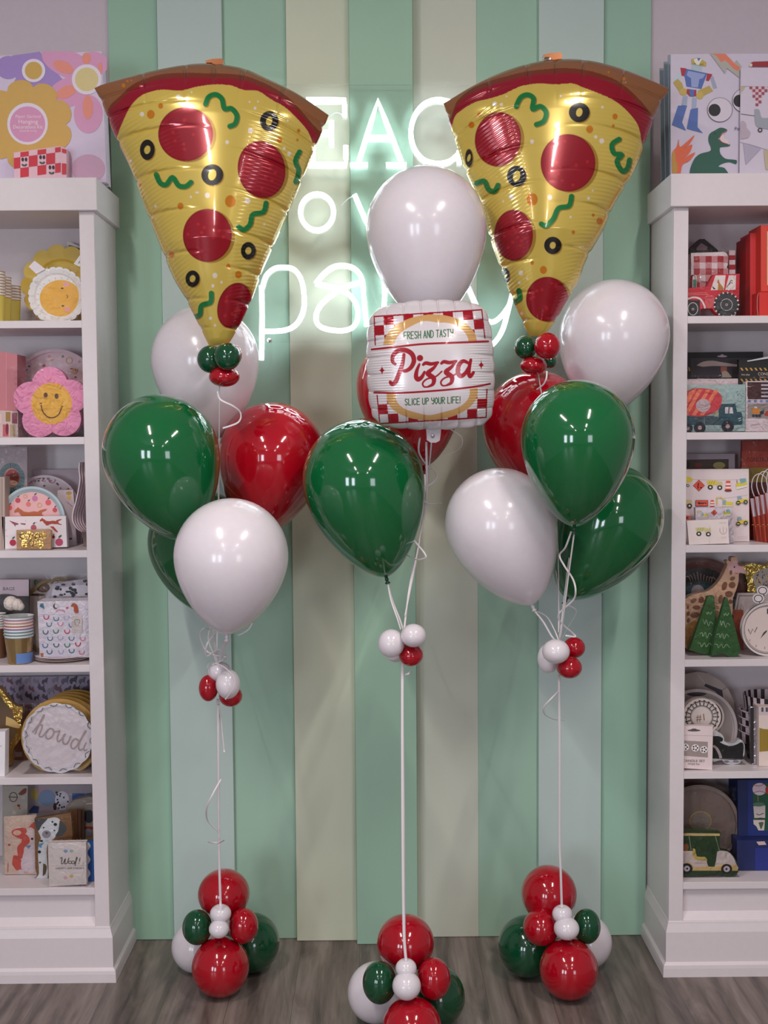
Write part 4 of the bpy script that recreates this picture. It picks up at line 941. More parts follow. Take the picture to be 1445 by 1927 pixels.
it(f, 'greeting_card', 'white card with bunting, grey aeroplane and cloud on right bookcase', 'card', 3.650, .004, [(1118, 365), (1500, 358), (1500, 1460), (1106, 1460)], '#cbc1d0', [
    P([(1118, 556), (1170, 556), (1122, 625)], '#b8ab84'), S_([(1118, 555), (1200, 552), (1400, 560)], 4, '#8a8590', 2), P([(1205, 552), (1385, 560), (1290, 765)], '#d6b5bf')]+ging+[
    P(spline([(1115, 1100), (1118, 920), (1165, 930), (1172, 980), (1213, 1030), (1190, 1085)], 4), '#b3a2b0'), S_([(1118, 838), (1255, 858)], 5, '#4d4850', 2), P(spline([(1255, 790), (1300, 795), (1330, 880), (1445, 880), (1445, 990), (1330, 985), (1270, 960), (1255, 880)], 3), '#989ca6'),
    P(E(1310, 1005, 24, 24), '#3e3a40'), P(E(1310, 1005, 12, 12), '#b9aebb'), S_([(1110, 1130), (1230, 1160), (1400, 1215)], 4, '#8a8590', 3), P([(1140, 1140), (1318, 1195), (1165, 1362)], '#a9a2b6'), P([(1345, 1210), (1440, 1215), (1440, 1420), (1365, 1410)], '#b8ab90')], z=TOPZ+.0003)

# ------------------------------------------------ left bookcase, first shelf
f = (5.558, 0, 420); z = SZ[0]+.0003; GAIN[0] = 1.35
for k, (cx, Y, rp, n_) in enumerate(((-9, 3.685, 20, 8), (4, 3.75, 18.5, 7), (22, 3.82, 18, 5))):
    nm = ['in the front yellow stack, leftmost', 'in the middle yellow stack', 'in the shortest yellow stack nearest the daisy plates'][k]
    cup_stack(cx, Y, z, rp, .085, n_, .0088, '#c3b356', ['#9a6a3c'], lambda q, c, nm=nm: 'yellow scalloped paper cup, '+nth(q, c)+' '+nm, 'yellow paper cups on the top left shelf', .8)
it(f, 'place_card', 'white printed card leaning behind the yellow scalloped plates', 'card', 3.905, .002, [(700, 188), (960, 290), (960, 1000), (700, 1000)], '#ddd3dc', [('s', [(720, 235), (760, 245), (840, 275)], 16, '#6c6269')], rough=.5)
plate(f, 'scalloped_plate', 'large yellow flower shaped paper plate behind the white daisy plate', 3.87, 650, 680, 425, '#c9a93c', n=13, amp=.10, z=z, th=.03, rimf=.6)
plate(f, 'scalloped_plate', 'white scalloped plate with sleepy orange face on its side, left bookcase', 3.80, 600, 722, 300, '#ddd2da', n=24, amp=.05, z=z, th=.035, wrap=True, layers=
      [P(E(632, 745, 218, 192), '#dd9f30'), P(E(692, 603, 32, 22), '#d2919a'), P(E(705, 860, 28, 26), '#d2919a'), P(E(650, 641, 15, 8), '#4a3018'), P(E(657, 825, 15, 8), '#4a3018'), S_([(692, 712), (710, 722), (705, 738), (693, 738)], 5, '#4a3018')]+
      [S_([(632+math.cos(a)*232, 745+math.sin(a)*205), (632+math.cos(a)*250, 745+math.sin(a)*222)], 4, '#b09a60', 1) for a in [i*.28 for i in range(22)]])
it(f, 'paper_tag', 'white paper strip over the yellow scalloped plate', 'tag', 3.786, .0006, [(300, 455), (360, 392), (475, 480), (380, 530)], '#d9ccd3')
it(f, 'place_card', 'white card with black print at the edge of the daisy plates', 'card', 3.775, .001, [(770, 425), (860, 300), (960, 300), (960, 480), (820, 450)], '#ddd3dc', [('t', 'PL', 835, 432, 46, '#46404a', 25)])

# ------------------------------------------------ left bookcase, second shelf
f = (5.558, 0, 620); z = SZ[1]+.0003
it(f, 'party_box', 'tall dusty pink box at the left end of second shelf', 'box', 3.72, .09, [(-120, 215), (62, 236), (180, 262), (180, 850), (-120, 850)], '#b06d74', [S_([(64, 240), (64, 830)], 4, '#c98d92', 1)], group='pink boxes', )
it(f, 'party_box', 'lower box with patchwork print beneath the tall pink box', 'box', 3.70, .11, [(-120, 838), (185, 850), (190, 1125), (-120, 1125)], '#b7a29f', [P(R(60, 860, 110, 960), '#8c6a34'), P(R(125, 870, 180, 980), '#7c3c4c'), P(R(30, 990, 90, 1115), '#a8505a'), P(E(75, 1040, 16, 60), '#6a1828'), P(R(105, 990, 160, 1115), '#9a8468'), P(R(-60, 880, 20, 980), '#caa9a4')], z=z)
rs = random.Random(3); bits = []
for i in range(34):
    a = rs.uniform(0, 6.28); q = rs.uniform(250, 395); x, y = 590+q*math.cos(a), 640+q*math.sin(a)
    bits.append(P(E(x, y, rs.uniform(8, 20), rs.uniform(6, 16), 10), rs.choice(['#a83848', '#5c5a72', '#c59a5a', '#c88a90', '#6c7a5a'])))
plate(f, 'party_plate', 'large round floral plate behind the pink smiling flower plate', 3.86, 590, 655, 458, '#cfb2b8', n=0, z=z, th=.02, layers=bits+[O_(725, 315, 32, 6, '#b3963c'), O_(785, 422, 22, 10, '#c7a84c')], rimf=.93, wrap=True)
fl = []
for i in range(5):
    a = math.radians(-93+72*i); fl.append(E(530+math.cos(a)*215, 752+math.sin(a)*215, 182, 182, 40))
N = 220; ol = []
for i in range(N):
    a = 2*math.pi*i/N; dx, dy = math.cos(a), math.sin(a); best = 150
    for k in range(5):
        b_ = math.radians(-93+72*k); cx, cy = math.cos(b_)*215, math.sin(b_)*215; pr_ = dx*cx+dy*cy; disc = pr_*pr_-(cx*cx+cy*cy-182**2)
        if disc > 0: best = max(best, pr_+math.sqrt(disc))
    ol.append((530+dx*best, 752+dy*best*.97))
it(f, 'flower_plate', 'pink flower shaped paper plate with smiling yellow face', 'plate', 3.70, .03, ol, '#d687a8', [P(E(538, 752, 213, 218), '#d9a53c'), P(E(477, 665, 22, 28), '#5a3218'), P(E(592, 675, 21, 28), '#5a3218'), S_([(430, 765), (445, 830), (490, 885), (550, 900), (610, 870), (645, 790)], 12, '#5a3218'), S_([(410, 750), (440, 748)], 10, '#5a3218'), S_([(640, 780), (660, 785)], 10, '#5a3218'), ('s', [(340, 805), (640, 805)], 3, '#b98a34')]+
    [S_([(530+math.cos(math.radians(-57+72*k))*175, 752+math.sin(math.radians(-57+72*k))*175), (530+math.cos(math.radians(-57+72*k))*245, 752+math.sin(math.radians(-57+72*k))*245)], 4, '#c27092', 1) for k in range(5)], wrap=True, z=z, crop=False)

# ------------------------------------------------ left bookcase, third shelf
f = (5.558, 0, 830); z = SZ[2]+.0003
ro = [P(E(120, 400, 140, 172), '#6f8488'), P(E(120, 385, 82, 100), '#c59a84'), P(E(130, 385, 75, 88), '#b0404a'), P(spline([(70, 370), (130, 335), (190, 340), (195, 400), (170, 430), (120, 400), (80, 410)], 3), '#7a3320'), P(E(130, 440, 55, 26), '#cfa58c')]
ro += [S_([(120+math.cos(a)*88, 385+math.sin(a)*105), (120+math.cos(a)*136, 400+math.sin(a)*168)], 4, '#52666a', 1) for a in [i*.22 for i in range(29)]]
it(f, 'rosette_pack', 'clear pack with teal pleated rosette showing a brown horse', 'rosette', 3.80, .012, [(-140, 60), (285, 60), (285, 1100), (-140, 1100)], '#a8989c', ro, z=z, wrap=True)
it(f, 'paper_pack', 'tan stacked paper edges at the far left of third shelf', 'paper', 3.70, .05, [(-120, 365), (50, 365), (52, 1120), (-120, 1120)], '#a08d84', [S_([(20, 380), (22, 1110)], 4, '#7a6a64', 1), S_([(38, 380), (40, 1110)], 3, '#cabab2', 1)], z=z)
it(f, 'backing_board', 'plain white board behind the floral plate on third shelf', 'board', 3.90, .01, [(355, 300), (850, 296), (850, 1120), (355, 1120)], '#b5a6ae', z=z)
fl2 = [P(E(480+math.cos(a)*q, 700+math.sin(a)*q, r_, r_*.8, 10), c) for a, q, r_, c in [(rs.uniform(3.2, 6.2), rs.uniform(220, 330), rs.uniform(7, 18), rs.choice(['#b03c50', '#5c3840', '#c8809a', '#5a6a50', '#8a4450'])) for _ in range(40)]]
plate(f, 'party_plate', 'large round floral plate behind the horse plate', 3.86, 480, 715, 362, '#cdbcc2', z=z, th=.03, layers=fl2+[O_(545, 400, 34, 8, '#8d6a74')], rimf=.93)
it(f, 'napkin_pack', 'small gold clasped pack behind the horse plate', 'napkins', 3.80, .01, [(600, 515), (765, 508), (780, 700), (800, 1110), (620, 1110)], '#b8a8ae', [P(E(720, 545, 30, 20), '#a5823c'), P(E(725, 590, 22, 24), '#c39c4c'), S_([(700, 640), (760, 690)], 6, '#a04858', 1), P(E(740, 1035, 16, 10), '#5a2430')], z=z)
horse = lambda ox, oy, s, c: P([(ox+x*s, oy+y*s) for x, y in [(0, 40), (6, 24), (28, 6), (40, -8), (48, 4), (72, 18), (100, 40), (150, 46), (205, 36), (245, 42), (268, 26), (310, 14), (345, 12), (322, 32), (292, 42), (286, 66), (310, 84), (342, 96), (336, 106), (300, 98), (268, 90), (240, 92), (190, 86), (150, 96), (130, 112), (84, 108), (100, 98), (76, 84), (58, 62), (48, 44), (24, 44), (10, 52)]], c)
app = lambda x, y, r_, c: [P(E(x, y, r_, r_, 14), c), P(E(x+r_*.2, y-r_*1.5, r_*.55, r_*.25, 10, rot=-40), '#34503c')]
plate(f, 'party_plate', 'round plate with pale teal rim and running horse', 3.745, 345, 815, 342, '#d2a0a0', '#a4b5ba', z=z, th=.035, rimf=.82, layers=
      app(187, 620, 28, '#b03a48')+app(365, 600, 30, '#b66a94')+app(297, 660, 26, '#cc6a64')+app(505, 642, 30, '#c85058')+app(102, 695, 26, '#c85a5c')+app(575, 720, 24, '#b03a48')+[O_(415, 668, 22, 7, '#c39a6c'), O_(265, 575, 18, 6, '#c39a6c'), horse(150, 698, 1.0, '#a55424')])
it(f, 'napkin_pack', 'white napkins printed with two galloping horses and red apples', 'napkins', 3.70, .02, [(15, 800), (688, 792), (702, 1115), (45, 1138)], '#d6c9cc', [horse(415, 815, .68, '#a03c2a'), P([(520, 900), (560, 900), (610, 960), (590, 960)], '#a03c2a'), P([(95, 838), (195, 870), (190, 882), (165, 885), (160, 905), (150, 885)], '#8a4450'), P([(215, 865), (270, 870), (265, 885), (220, 878)], '#8a4450')]+app(135, 1070, 34, '#a81e38')+app(620, 1065, 40, '#a83c5c')+app(352, 912, 30, '#a8485c')+app(560, 1010, 16, '#8a1828')+[P(E(x, y, 5, 5, 8), '#c8909a') for x, y in ((55, 860), (75, 1000), (270, 840), (385, 855), (65, 940))], z=z)
gold = M('#b08a48', .22, .9, 0, 'crinkle')
bears = [P(E(x, y, 36, 44, 16), gold) for x, y in ((235, 1000), (310, 985), (390, 1000), (450, 990), (260, 1075), (340, 1070), (420, 1080))]
o = it(f, 'gold_clip_pack', 'small clear pack of shiny gold clips in front of horse napkins', 'clips', 3.672, .014, [(170, 935), (500, 925), (535, 940), (530, 1132), (175, 1140)], '#b9906a', bears+[O_(x, y, 24, 8, '#7c5a2c', 30) for x, y in ((235, 1000), (390, 1000), (330, 1070))], z=z, wrap=True)
for k in range(5):     # boot shaped plates seen edge on
    x0 = 826+k*26; p = spline([(x0, 225), (x0-5, 300), (x0+4, 400), (x0-14, 520), (x0-40, 640), (x0-72, 760), (x0-66, 850), (x0-20, 920), (x0+30, 950)], 5)
    pts = [(a, b_) for a, b_ in p]+[(a+16, b_) for a, b_ in p[::-1]]
    it(f, 'boot_plate', ['leftmost', 'second', 'middle', 'fourth', 'rightmost'][k]+' white and brown wavy boot plate stood on edge', 'plate', 3.72+.012*k, .05, pts, '#cdbfc6', [('s', [(a+14, b_) for a, b_ in p], 5, '#5c3a3c')], group='boot plates on edge', crop=False)
it(f, 'plate_stand', 'brown wooden foot under the wavy boot plates', 'stand', 3.76, .05, [(850, 945), (960, 945), (960, 1110), (880, 1110)], '#6f5a50', z=z)

# ------------------------------------------------ left bookcase, fourth shelf
f = (5.558, 0, 1040); z = SZ[3]+.0003
it(f, 'treat_bag_pack', 'clear pack with card header reading BAGS', 'bags', 3.83, .012, [(-160, 280), (302, 280), (302, 1160), (-160, 1160)], '#3f3434', [P(R(-160, 280, 302, 475), '#c9b6be'), ('t', 'BAGS', 92, 408, 54, '#4a3440', 0, .95), P(E(60, 520, 160, 70), '#4a4448'), P(E(-20, 830, 160, 150), '#5f3f28')], z=z, wrap=True)
cup_stack(0, 3.78, z, 13, .10, 6, .0075, '#5a3a24', ['#8c3a44', '#42606a'], lambda q, c: 'striped cup '+nth(q, c)+' of the dark stack cut by the left edge', 'striped cups at the left edge', .8)
cup_stack(37, 3.69, z, 27.5, .088, 7, .0092, '#9a7a50', ['#52727c', '#4f7668', '#5a6a98', '#a02c3c', '#b8803c', '#b05a78', '#6a7c7c'], lambda q, c: 'gold foil cup with coloured striped rim, '+nth(q, c)+' of its stack', 'gold foil cups beside the horseshoe napkins', .78, gold=M('#a38a60', .22, .85))
q = W3(37, 1200, 3.69); mb = MB(); mb.lathe([(27.5*3.69/F*.79, z+.003), (27.5*3.69/F*.79+.003, z+.034)], M('#5f7fb8', .4), (q.x, 3.69, 0), 28); tag(mb.build('cup_sleeve', None, (q.x, 3.69, z)), 'blue hill shaped band around the base of the gold foil cups', 'band')
mb = MB(); bl = W3(24, 1135, 3.69); 
for dx, dz, rr in ((-.006, 0, .022), (.012, -.004, .018), (.022, -.010, .013)):
    mb.lathe([(rr*math.sin(math.pi*i/8)+.0001, rr*math.cos(math.pi*i/8)) for i in range(9)], M('#cfc4bc', .5, 0, 0, 'crinkle'), (bl.x+dx, bl.y, bl.z+dz), 10, smooth=False)
tag(mb.build('tissue_tuft', None, bl), 'crumpled white tissue tuft poking out of the gold cups', 'tissue')
cow = [P(E(rs.uniform(540, 940), rs.uniform(290, 480), rs.uniform(12, 26), rs.uniform(10, 20), 9), '#2a2430') for _ in range(26)]
plate(f, 'hat_plate', 'scalloped gold edged plate printed with brown cowboy hat', 3.88, 640, 690, 440, '#b4a49c', '#7d6438', n=14, amp=.05, z=z, th=.02, rimf=.9, layers=[P(E(450, 365, 70, 52), '#4e3226'), P(E(455, 375, 42, 24), '#6d4a38'), P(E(390, 440, 80, 14), '#4e3226'), P(spline([(500, 290), (545, 280), (560, 320), (530, 325)], 3), '#8a4c44'), P(E(380, 310, 26, 30), '#4d5a48')])
it(f, 'cow_print_pack', 'clear pack of black and white cow print behind horseshoe napkins', 'bags', 3.80, .02, [(560, 330), (960, 260), (960, 1160), (480, 1160), (480, 460)], '#aaa2ac', [P([(550, 390), (960, 330), (960, 480), (540, 470)], '#cfc8ce')]+cow, z=z, wrap=True)
hs = []
cs = ['#b8283c', '#4c6c86', '#a8a4be', '#47707c', '#c8788c', '#4e6e90', '#3e5a66', '#3f7466']
k = 0
for ry_ in range(6):
    for rx_ in range(4):
        x, y = 480+rx_*112+(ry_ % 2)*42+rs.uniform(-8, 8), 675+ry_*70+rs.uniform(-10, 10)
        if x > 780 and y < 850: continue
        c = cs[k % 8]; k += 1; p = [(x+26*math.cos(a), y+30*math.sin(a)) for a in [math.radians(t) for t in range(-20, 215, 20)]]; hs.append(('s', p, 10, c))
it(f, 'napkin_box', 'white packs of napkins printed with colourful horseshoes', 'napkins', 3.70, .07, [(390, 510), (940, 500), (940, 1095), (415, 1098)], '#d3cbd4', hs+[P([(430, 530), (455, 530), (465, 590), (415, 560)], '#3a7484'), P(E(580, 560, 22, 30), '#5c3a2c'), P(E(592, 552, 18, 24), '#d3cbd4'), P(spline([(740, 560), (770, 525), (810, 550), (822, 625), (780, 625), (775, 570)], 3), '#a54c20'), P(E(703, 577, 11, 12), '#c8505c'), S_([(585, 620), (610, 600), (660, 602), (682, 625)], 6, '#b8404c'), P(R(752, 660, 862, 835), '#c9bcb8'), S_([(785, 700), (785, 735), (808, 765), (832, 735), (832, 700), (785, 700)], 5, '#5a5254', 3), ('s', [(455, 885), (860, 885)], 2, '#b8adb4'), P([(425, 1050), (455, 1050), (450, 1095), (430, 1095)], '#b0622c'), ('s', [(450, 645), (860, 640)], 4, '#c2bac2')], wrap=True)
c_ = W3(120, 1238, 3.75)
for k in range(3):
    zz = z+k*.0045; mb = MB(); mb.lathe([(.0001, .001), (.06, .001), (.088, .007), (.0885, .0085), (.06, .0035), (.0001, .0035)], M(['#b5a49c', '#a89088', '#cfc4cc'][k], .45), (c_.x, 3.75, zz), 40, ry=1.0)
    tag(mb.build('round_plate', None, (c_.x, 3.75, zz)), ['lowest', 'middle', 'top'][k]+' round plate of the three under the horseshoe napkins', 'plate', 'plates lying flat on the fourth left shelf')

# ------------------------------------------------ left bookcase, fifth shelf
f = (5.558, 0, 1250); z = SZ[4]+.0003
hb = [P([(x+a*s, y+b_*sg*s) for a, b_ in [(0, 40), (-12, 10), (4, -14), (30, -18), (52, -40), (66, -34), (56, -8), (50, 16), (60, 44), (44, 20), (20, 16), (10, 44)]], rs.choice(['#4b4050', '#5c5866', '#6a4a50', '#3c3844', '#7a7480'])) for x0 in range(-20, 960, 95) for y0 in (170, 255, 340) for x, y, s, sg in [(x0+rs.uniform(-14, 14)+(y0 % 2)*40, y0+rs.uniform(-12, 12), rs.uniform(.8, 1.15), rs.choice((1, -1)))]]
it(f, 'wrapping_board', 'grey board printed with rows of horses at the back of fifth shelf', 'board', 3.915, .01, [(-160, 135), (955, 122), (955, 1180), (-160, 1180)], '#9488a0', hb, z=z)
it(f, 'tassel_box', 'brown box printed with a gold tassel behind howdy plates', 'box', 3.85, .05, [(30, 460), (290, 455), (285, 1095), (40, 1095)], '#6e3e2a', [O_(172, 505, 28, 7, '#c08a68', 24), S_([(172, 530), (168, 590), (145, 635)], 6, '#c08a68'), S_([(172, 530), (180, 590), (210, 630)], 6, '#c08a68'), P([(60, 560), (60, 480), (100, 470)], '#4e2c20'), P(R(160, 995, 235, 1055), '#8d7672')], z=z)
boot = [(-90, 200), (0, 255), (60, 330), (120, 410), (185, 455), (235, 462), (230, 560), (215, 640), (240, 740), (200, 830), (150, 900), (130, 1000), (120, 1080), (60, 1110), (-90, 1110)]
bm = M('#a88646', .2, .85, 0, 'crinkle')
it(f, 'boot_balloon', 'shiny gold edged boot shaped pack left of howdy plates', 'boot pack', 3.77, .025, spline(boot, 3), bm, [P(spline([(-90, 270), (-10, 320), (60, 420), (130, 500), (150, 600), (170, 740), (110, 850), (90, 1000), (20, 1060), (-90, 1060)], 3), '#57422a'), P(spline([(65, 560), (150, 600), (205, 660), (190, 690), (60, 655)], 3), '#b99a60')], z=z)
it(f, 'white_box', 'plain white box at the left edge of fifth shelf', 'box', 3.665, .04, [(-160, 715), (55, 702), (50, 1195), (-160, 1195)], '#dccfd4', [('s', [(-30, 868), (18, 862)], 6, '#8c8088')], z=z)
for k in range(5):
    plate(f, 'gold_plate', ['frontmost', 'second', 'middle', 'fourth', 'rearmost'][k]+' shiny gold rimmed plate leaning behind the howdy plate', 3.73+k*.028, 640+k*42, 760-k*24+0, 410, '#a88a52', '#a88446', th=.01, group='gold plates behind the howdy plate', rough=.22, z=z)
sc8 = []
for i in range(14):
    a = 2*math.pi*i/14+1.2/14; sc8.append(S_([(612+math.cos(a-.11)*352, 755+math.sin(a-.11)*352), (612+math.cos(a)*328, 755+math.sin(a)*328), (612+math.cos(a+.11)*352, 755+math.sin(a+.11)*352)], 7, '#5d4c48', 3))
howdy = [S_([(322, 700), (370, 640), (430, 560), (452, 512), (445, 510), (415, 570), (378, 650), (350, 720)], 17, '#a3908f'), S_([(378, 650), (400, 618), (428, 620), (425, 660), (402, 710), (400, 742), (430, 745), (470, 700), (500, 660)], 17, '#a3908f'),
    S_([(560, 672), (520, 655), (485, 690), (470, 740), (495, 772), (540, 745), (560, 700), (548, 668)], 17, '#a3908f'), S_([(560, 690), (600, 690), (625, 685), (600, 750), (605, 800), (640, 780), (680, 715)], 17, '#a3908f'), S_([(690, 710), (660, 780), (672, 825), (710, 820), (745, 750), (750, 735)], 17, '#a3908f'),
    S_([(835, 790), (800, 770), (765, 800), (750, 850), (775, 880), (815, 850), (850, 790), (912, 695), (905, 690), (860, 780), (835, 850), (850, 895), (885, 880)], 17, '#a3908f'), S_([(920, 810), (895, 870), (905, 900), (945, 880)], 15, '#a3908f')]
howdy = [('s', [((x-612)*.94+612, (y-755)*.94+755) for x, y in L[1]], L[2], L[3]) for L in howdy]
plate(f, 'howdy_plate', 'white scalloped plate reading howdy in grey script', 3.70, 612, 755, 372, '#d3c7c9', '#d9ced2', n=14, amp=.045, z=z, th=.02, rot=-.6, rimf=.86, layers=howdy, rl=sc8, wrap=True)

# ------------------------------------------------ left bookcase, sixth shelf
f = (5.558, 0, 1460); z = SZ[5]+.0003
it(f, 'dog_card', 'pale green card printed with spotted dogs at the back left', 'card', 3.86, .006, [(25, 105), (290, 105), (288, 1100), (30, 1100)], '#98948c', [O_(140, 222, 40, 8, '#4e2a24', 48), S_([(90, 220), (190, 225)], 9, '#4e2a24', 1), P(spline([(190, 190), (240, 140), (275, 130), (270, 180), (220, 205)], 3), '#6a2f22'), P(E(245, 230, 22, 14), '#a99d90'), P(spline([(130, 320), (190, 290), (240, 320), (215, 345), (150, 350)], 3), '#9c8878'), P(E(195, 310, 16, 12), '#5a2420'), S_([(200, 320), (210, 350)], 7, '#7c2c28', 1)], z=z)
dots = [P(E(rs.uniform(590, 715), rs.uniform(165, 340), 9, 10, 9), '#1c1a24') for _ in range(16)]
it(f, 'balloon_poster', 'pastel poster of balloons and a spotted dog at the back', 'poster', 3.915, .006, [(292, 95), (960, 92), (960, 1100), (300, 1100)], '#9c949a', [P(E(370, 190, 50, 60), '#b5a55c'), P(E(440, 150, 60, 40), '#ad8a98'), P(E(490, 230, 90, 85), '#7488a8'), P(E(650, 260, 75, 100), '#c8c2cc'), P([(300, 370), (350, 310), (410, 320), (400, 390), (300, 390)], '#2c3c78'), P(R(420, 330, 570, 370), '#a898a0'), P(E(575, 320, 18, 40), '#3c1c18'), P(R(755, 182, 960, 250), '#2c4884')]+dots, z=z)
co = '#bd4a3c'
it(f, 'corgi_card', 'cream card in a clear sleeve with red and white corgi', 'card', 3.765, .006, [(40, 425), (380, 405), (385, 1040), (52, 1042)], '#c9b0a0', [
    P(spline([(120, 590), (150, 560), (250, 545), (280, 580), (240, 660), (190, 655), (130, 620)], 3), co), P(E(180, 598, 42, 28), '#d0ab98'), P(spline([(300, 540), (345, 490), (380, 500), (380, 600), (320, 610)], 3), co), P(spline([(280, 570), (320, 540), (380, 590), (380, 700), (320, 700), (290, 640)], 3), '#cdb9b8'),
    P(spline([(240, 600), (300, 640), (310, 700), (250, 760), (250, 850), (200, 870), (180, 760), (225, 700)], 3), co), P(spline([(140, 840), (200, 850), (240, 960), (180, 1000), (125, 930)], 3), co), P(spline([(260, 760), (330, 720), (380, 740), (380, 1000), (240, 1000), (220, 920)], 3), '#cdbcc0'), P(E(220, 1012, 38, 24), '#cdbcc0'),
    P([(268, 735), (330, 730), (300, 770)], '#5d7c9c'), P(E(337, 662, 14, 12), '#2c1c1c'), P(E(97, 726, 13, 13), '#a04c44'), S_([(85, 920), (82, 1020)], 8, '#b0684c', 2)], z=z+.001, wrap=True)
it(f, 'dog_pack', 'brown card pack with bulldog face beside the right post', 'card', 3.84, .03, spline([(690, 330), (780, 260), (860, 235), (930, 220), (1000, 230)], 3)+[(1000, 1000), (690, 1000)], '#8f8378', [P(E(930, 440, 52, 75), '#2c2c34'), P(R(885, 530, 1000, 700), '#a08868'), P(R(890, 556, 1000, 590), '#9c3434'), P(E(925, 620, 36, 42), '#8c8c9c'), S_([(900, 300), (980, 290)], 16, '#b8a8a4', 1)], z=z, wrap=True)
for k in range(3):
    x = 770+k*38; it(f, 'dog_card', ['nearest', 'middle', 'farthest'][k]+' brown card edge standing right of the dalmatian card', 'card', 3.80+.012*k, .004, [(x-60, 355), (x+36, 350+k*6), (x+36, 1100), (x-60, 1100)], ['#7a5230', '#6a4a38', '#5a3c2c'][k], group='brown cards behind the dalmatian', z=z)
it(f, 'dalmatian_card', 'brown napkin pack cut out with black and white dalmatian', 'napkins', 3.735, .02, [(360, 455), (740, 385), (760, 650), (700, 1130), (400, 1165), (370, 1050)], '#7c5530', [
    P(spline([(500, 455), (570, 440), (625, 465), (640, 540), (600, 620), (570, 690), (500, 760), (490, 900), (500, 1165), (385, 1168), (410, 1110), (400, 900), (405, 760), (430, 690), (400, 600), (430, 530)], 3), '#dcd2d4'), P(spline([(365, 465), (430, 455), (498, 460), (440, 530), (405, 600), (380, 560)], 3), '#46464c'), P(spline([(625, 475), (690, 540), (690, 600), (640, 665), (580, 665), (610, 600), (618, 540)], 3), '#46464c'),
    P(E(487, 642, 46, 46), '#8e888e'), P([(472, 618), (510, 618), (490, 645)], '#1c1a1e'), P(E(549, 494, 10, 11), '#1c1a1e'), P(E(580, 525, 18, 18), '#1c1a1e'), P(E(458, 562, 8, 9), '#1c1a1e'), P(E(570, 597, 9, 9), '#1c1a1e'), P(E(436, 722, 16, 13), '#1c1a1e'), P(E(415, 852, 16, 18), '#1c1a1e'), P(E(421, 978, 10, 10), '#1c1a1e'),
    P([(405, 755), (465, 740), (440, 775), (435, 805), (405, 790)], '#5c8cb4'), P(spline([(455, 990), (490, 1020), (480, 1110), (450, 1140)], 3), '#5c4420')], z=z, crop=False, wrap=True)
it(f, 'napkin_pack', 'blue wavy edged napkins behind the Woof napkins', 'napkins', 3.70, .01, [(860, 690), (984, 680), (984, 1172), (870, 1180)], '#1f5396', [P([(860, 700), (930, 700)]+[(930+18*math.sin(t*.9), 700+t*24) for t in range(20)]+[(860, 1180)], '#d8ccce')], z=z)
paw = lambda x, y, c: [P(E(x, y+6, 12, 10, 10), c)]+[P(E(x+dx, y+dy, 6, 7, 8), c) for dx, dy in ((-16, -4), (-6, -14), (7, -14), (17, -4))]
it(f, 'napkin_pack', 'cream napkin pack reading Woof! Happy Birthday with paw prints', 'napkins', 3.662, .02, [(500, 700), (900, 690), (905, 1180), (515, 1205)], '#d3c6c2', paw(686, 800, '#3f7cb8')+paw(748, 798, '#7faea0')+paw(686, 1105, '#cfa0a8')+paw(748, 1090, '#cfae50')+[
    S_([(630, 880), (650, 870), (645, 940), (665, 930), (685, 880), (680, 940), (705, 930), (722, 872)], 7, '#4a4038'), O_(735, 925, 16, 6, '#4a4038'), O_(765, 925, 16, 6, '#4a4038'), S_([(775, 945), (800, 900), (810, 872), (800, 870), (795, 920), (785, 965)], 7, '#4a4038'), S_([(838, 870), (832, 915)], 7, '#4a4038', 1), P(E(828, 934, 5, 5, 8), '#4a4038'),
    ('t', 'HAPPY BIRTHDAY', 735, 1002, 30, '#7a6c64', 0, 1.25), ('s', [(530, 968), (900, 958)], 2, '#b8aaa6')], z=z, wrap=True)
# ------------------------------------------------ right bookcase, first shelf
f = (6.568, 1225, 410); z = SZ[0]+.0003
it(f, 'handled_pack', 'black handled gift pack behind the gingham napkins', 'gift pack', 3.86, .03, [(470, 380), (600, 262), (660, 260), (770, 350), (830, 400), (830, 1200), (470, 1200)], '#231a1c', [P([(560, 370), (620, 310), (700, 360), (680, 400), (560, 400)], '#7c6468')], z=z)
g1, g2 = '#94141f', '#b87c80'
gg = []
for i in range(8):
    for j in range(5):
        c = g1 if i % 2 == 0 and j % 2 == 0 else (g2 if (i % 2 == 0) != (j % 2 == 0) else None)
        if c: gg.append(P(R(530+i*73-2, 400+(j)*78-78*0, 530+(i+1)*73-2, 400+(j+1)*78), c))
sc_edge = [(935+16*math.sin(math.pi*(t % 6)/6), 370+t*14) for t in range(0, 31)]
it(f, 'napkin_pack', 'red and white gingham napkins with scalloped edge', 'napkins', 3.80, .04, [(495, 362), (905, 348)]+sc_edge+[(940, 1195), (500, 1195)], '#cfc0c2', gg, z=z, wrap=True)
it(f, 'straw_box', 'small red and white checked box beside the gingham napkins', 'box', 3.83, .03, [(965, 400), (1040, 398), (1040, 1195), (965, 1195)], '#cdb6ba', [P(R(965, 462, 1040, 520), g1), P(R(965, 578, 1040, 640), g1), P(R(965, 700, 1040, 760), g1)], z=z)
wh = lambda x, y, r_: [P(E(x, y, r_, r_), '#2c2a2c')]+[P(E(x+math.cos(a)*r_*.96, y+math.sin(a)*r_*.96, 10, 13, 8, rot=math.degrees(a)+90), '#d3c6c4') for a in [i*.37 for i in range(17)]]+[P(E(x, y, r_*.84, r_*.84), '#3e3c3e'), O_(x, y, r_*.46, 6, '#cfc3c0'), O_(x, y, 12, 5, '#cfc3c0')]
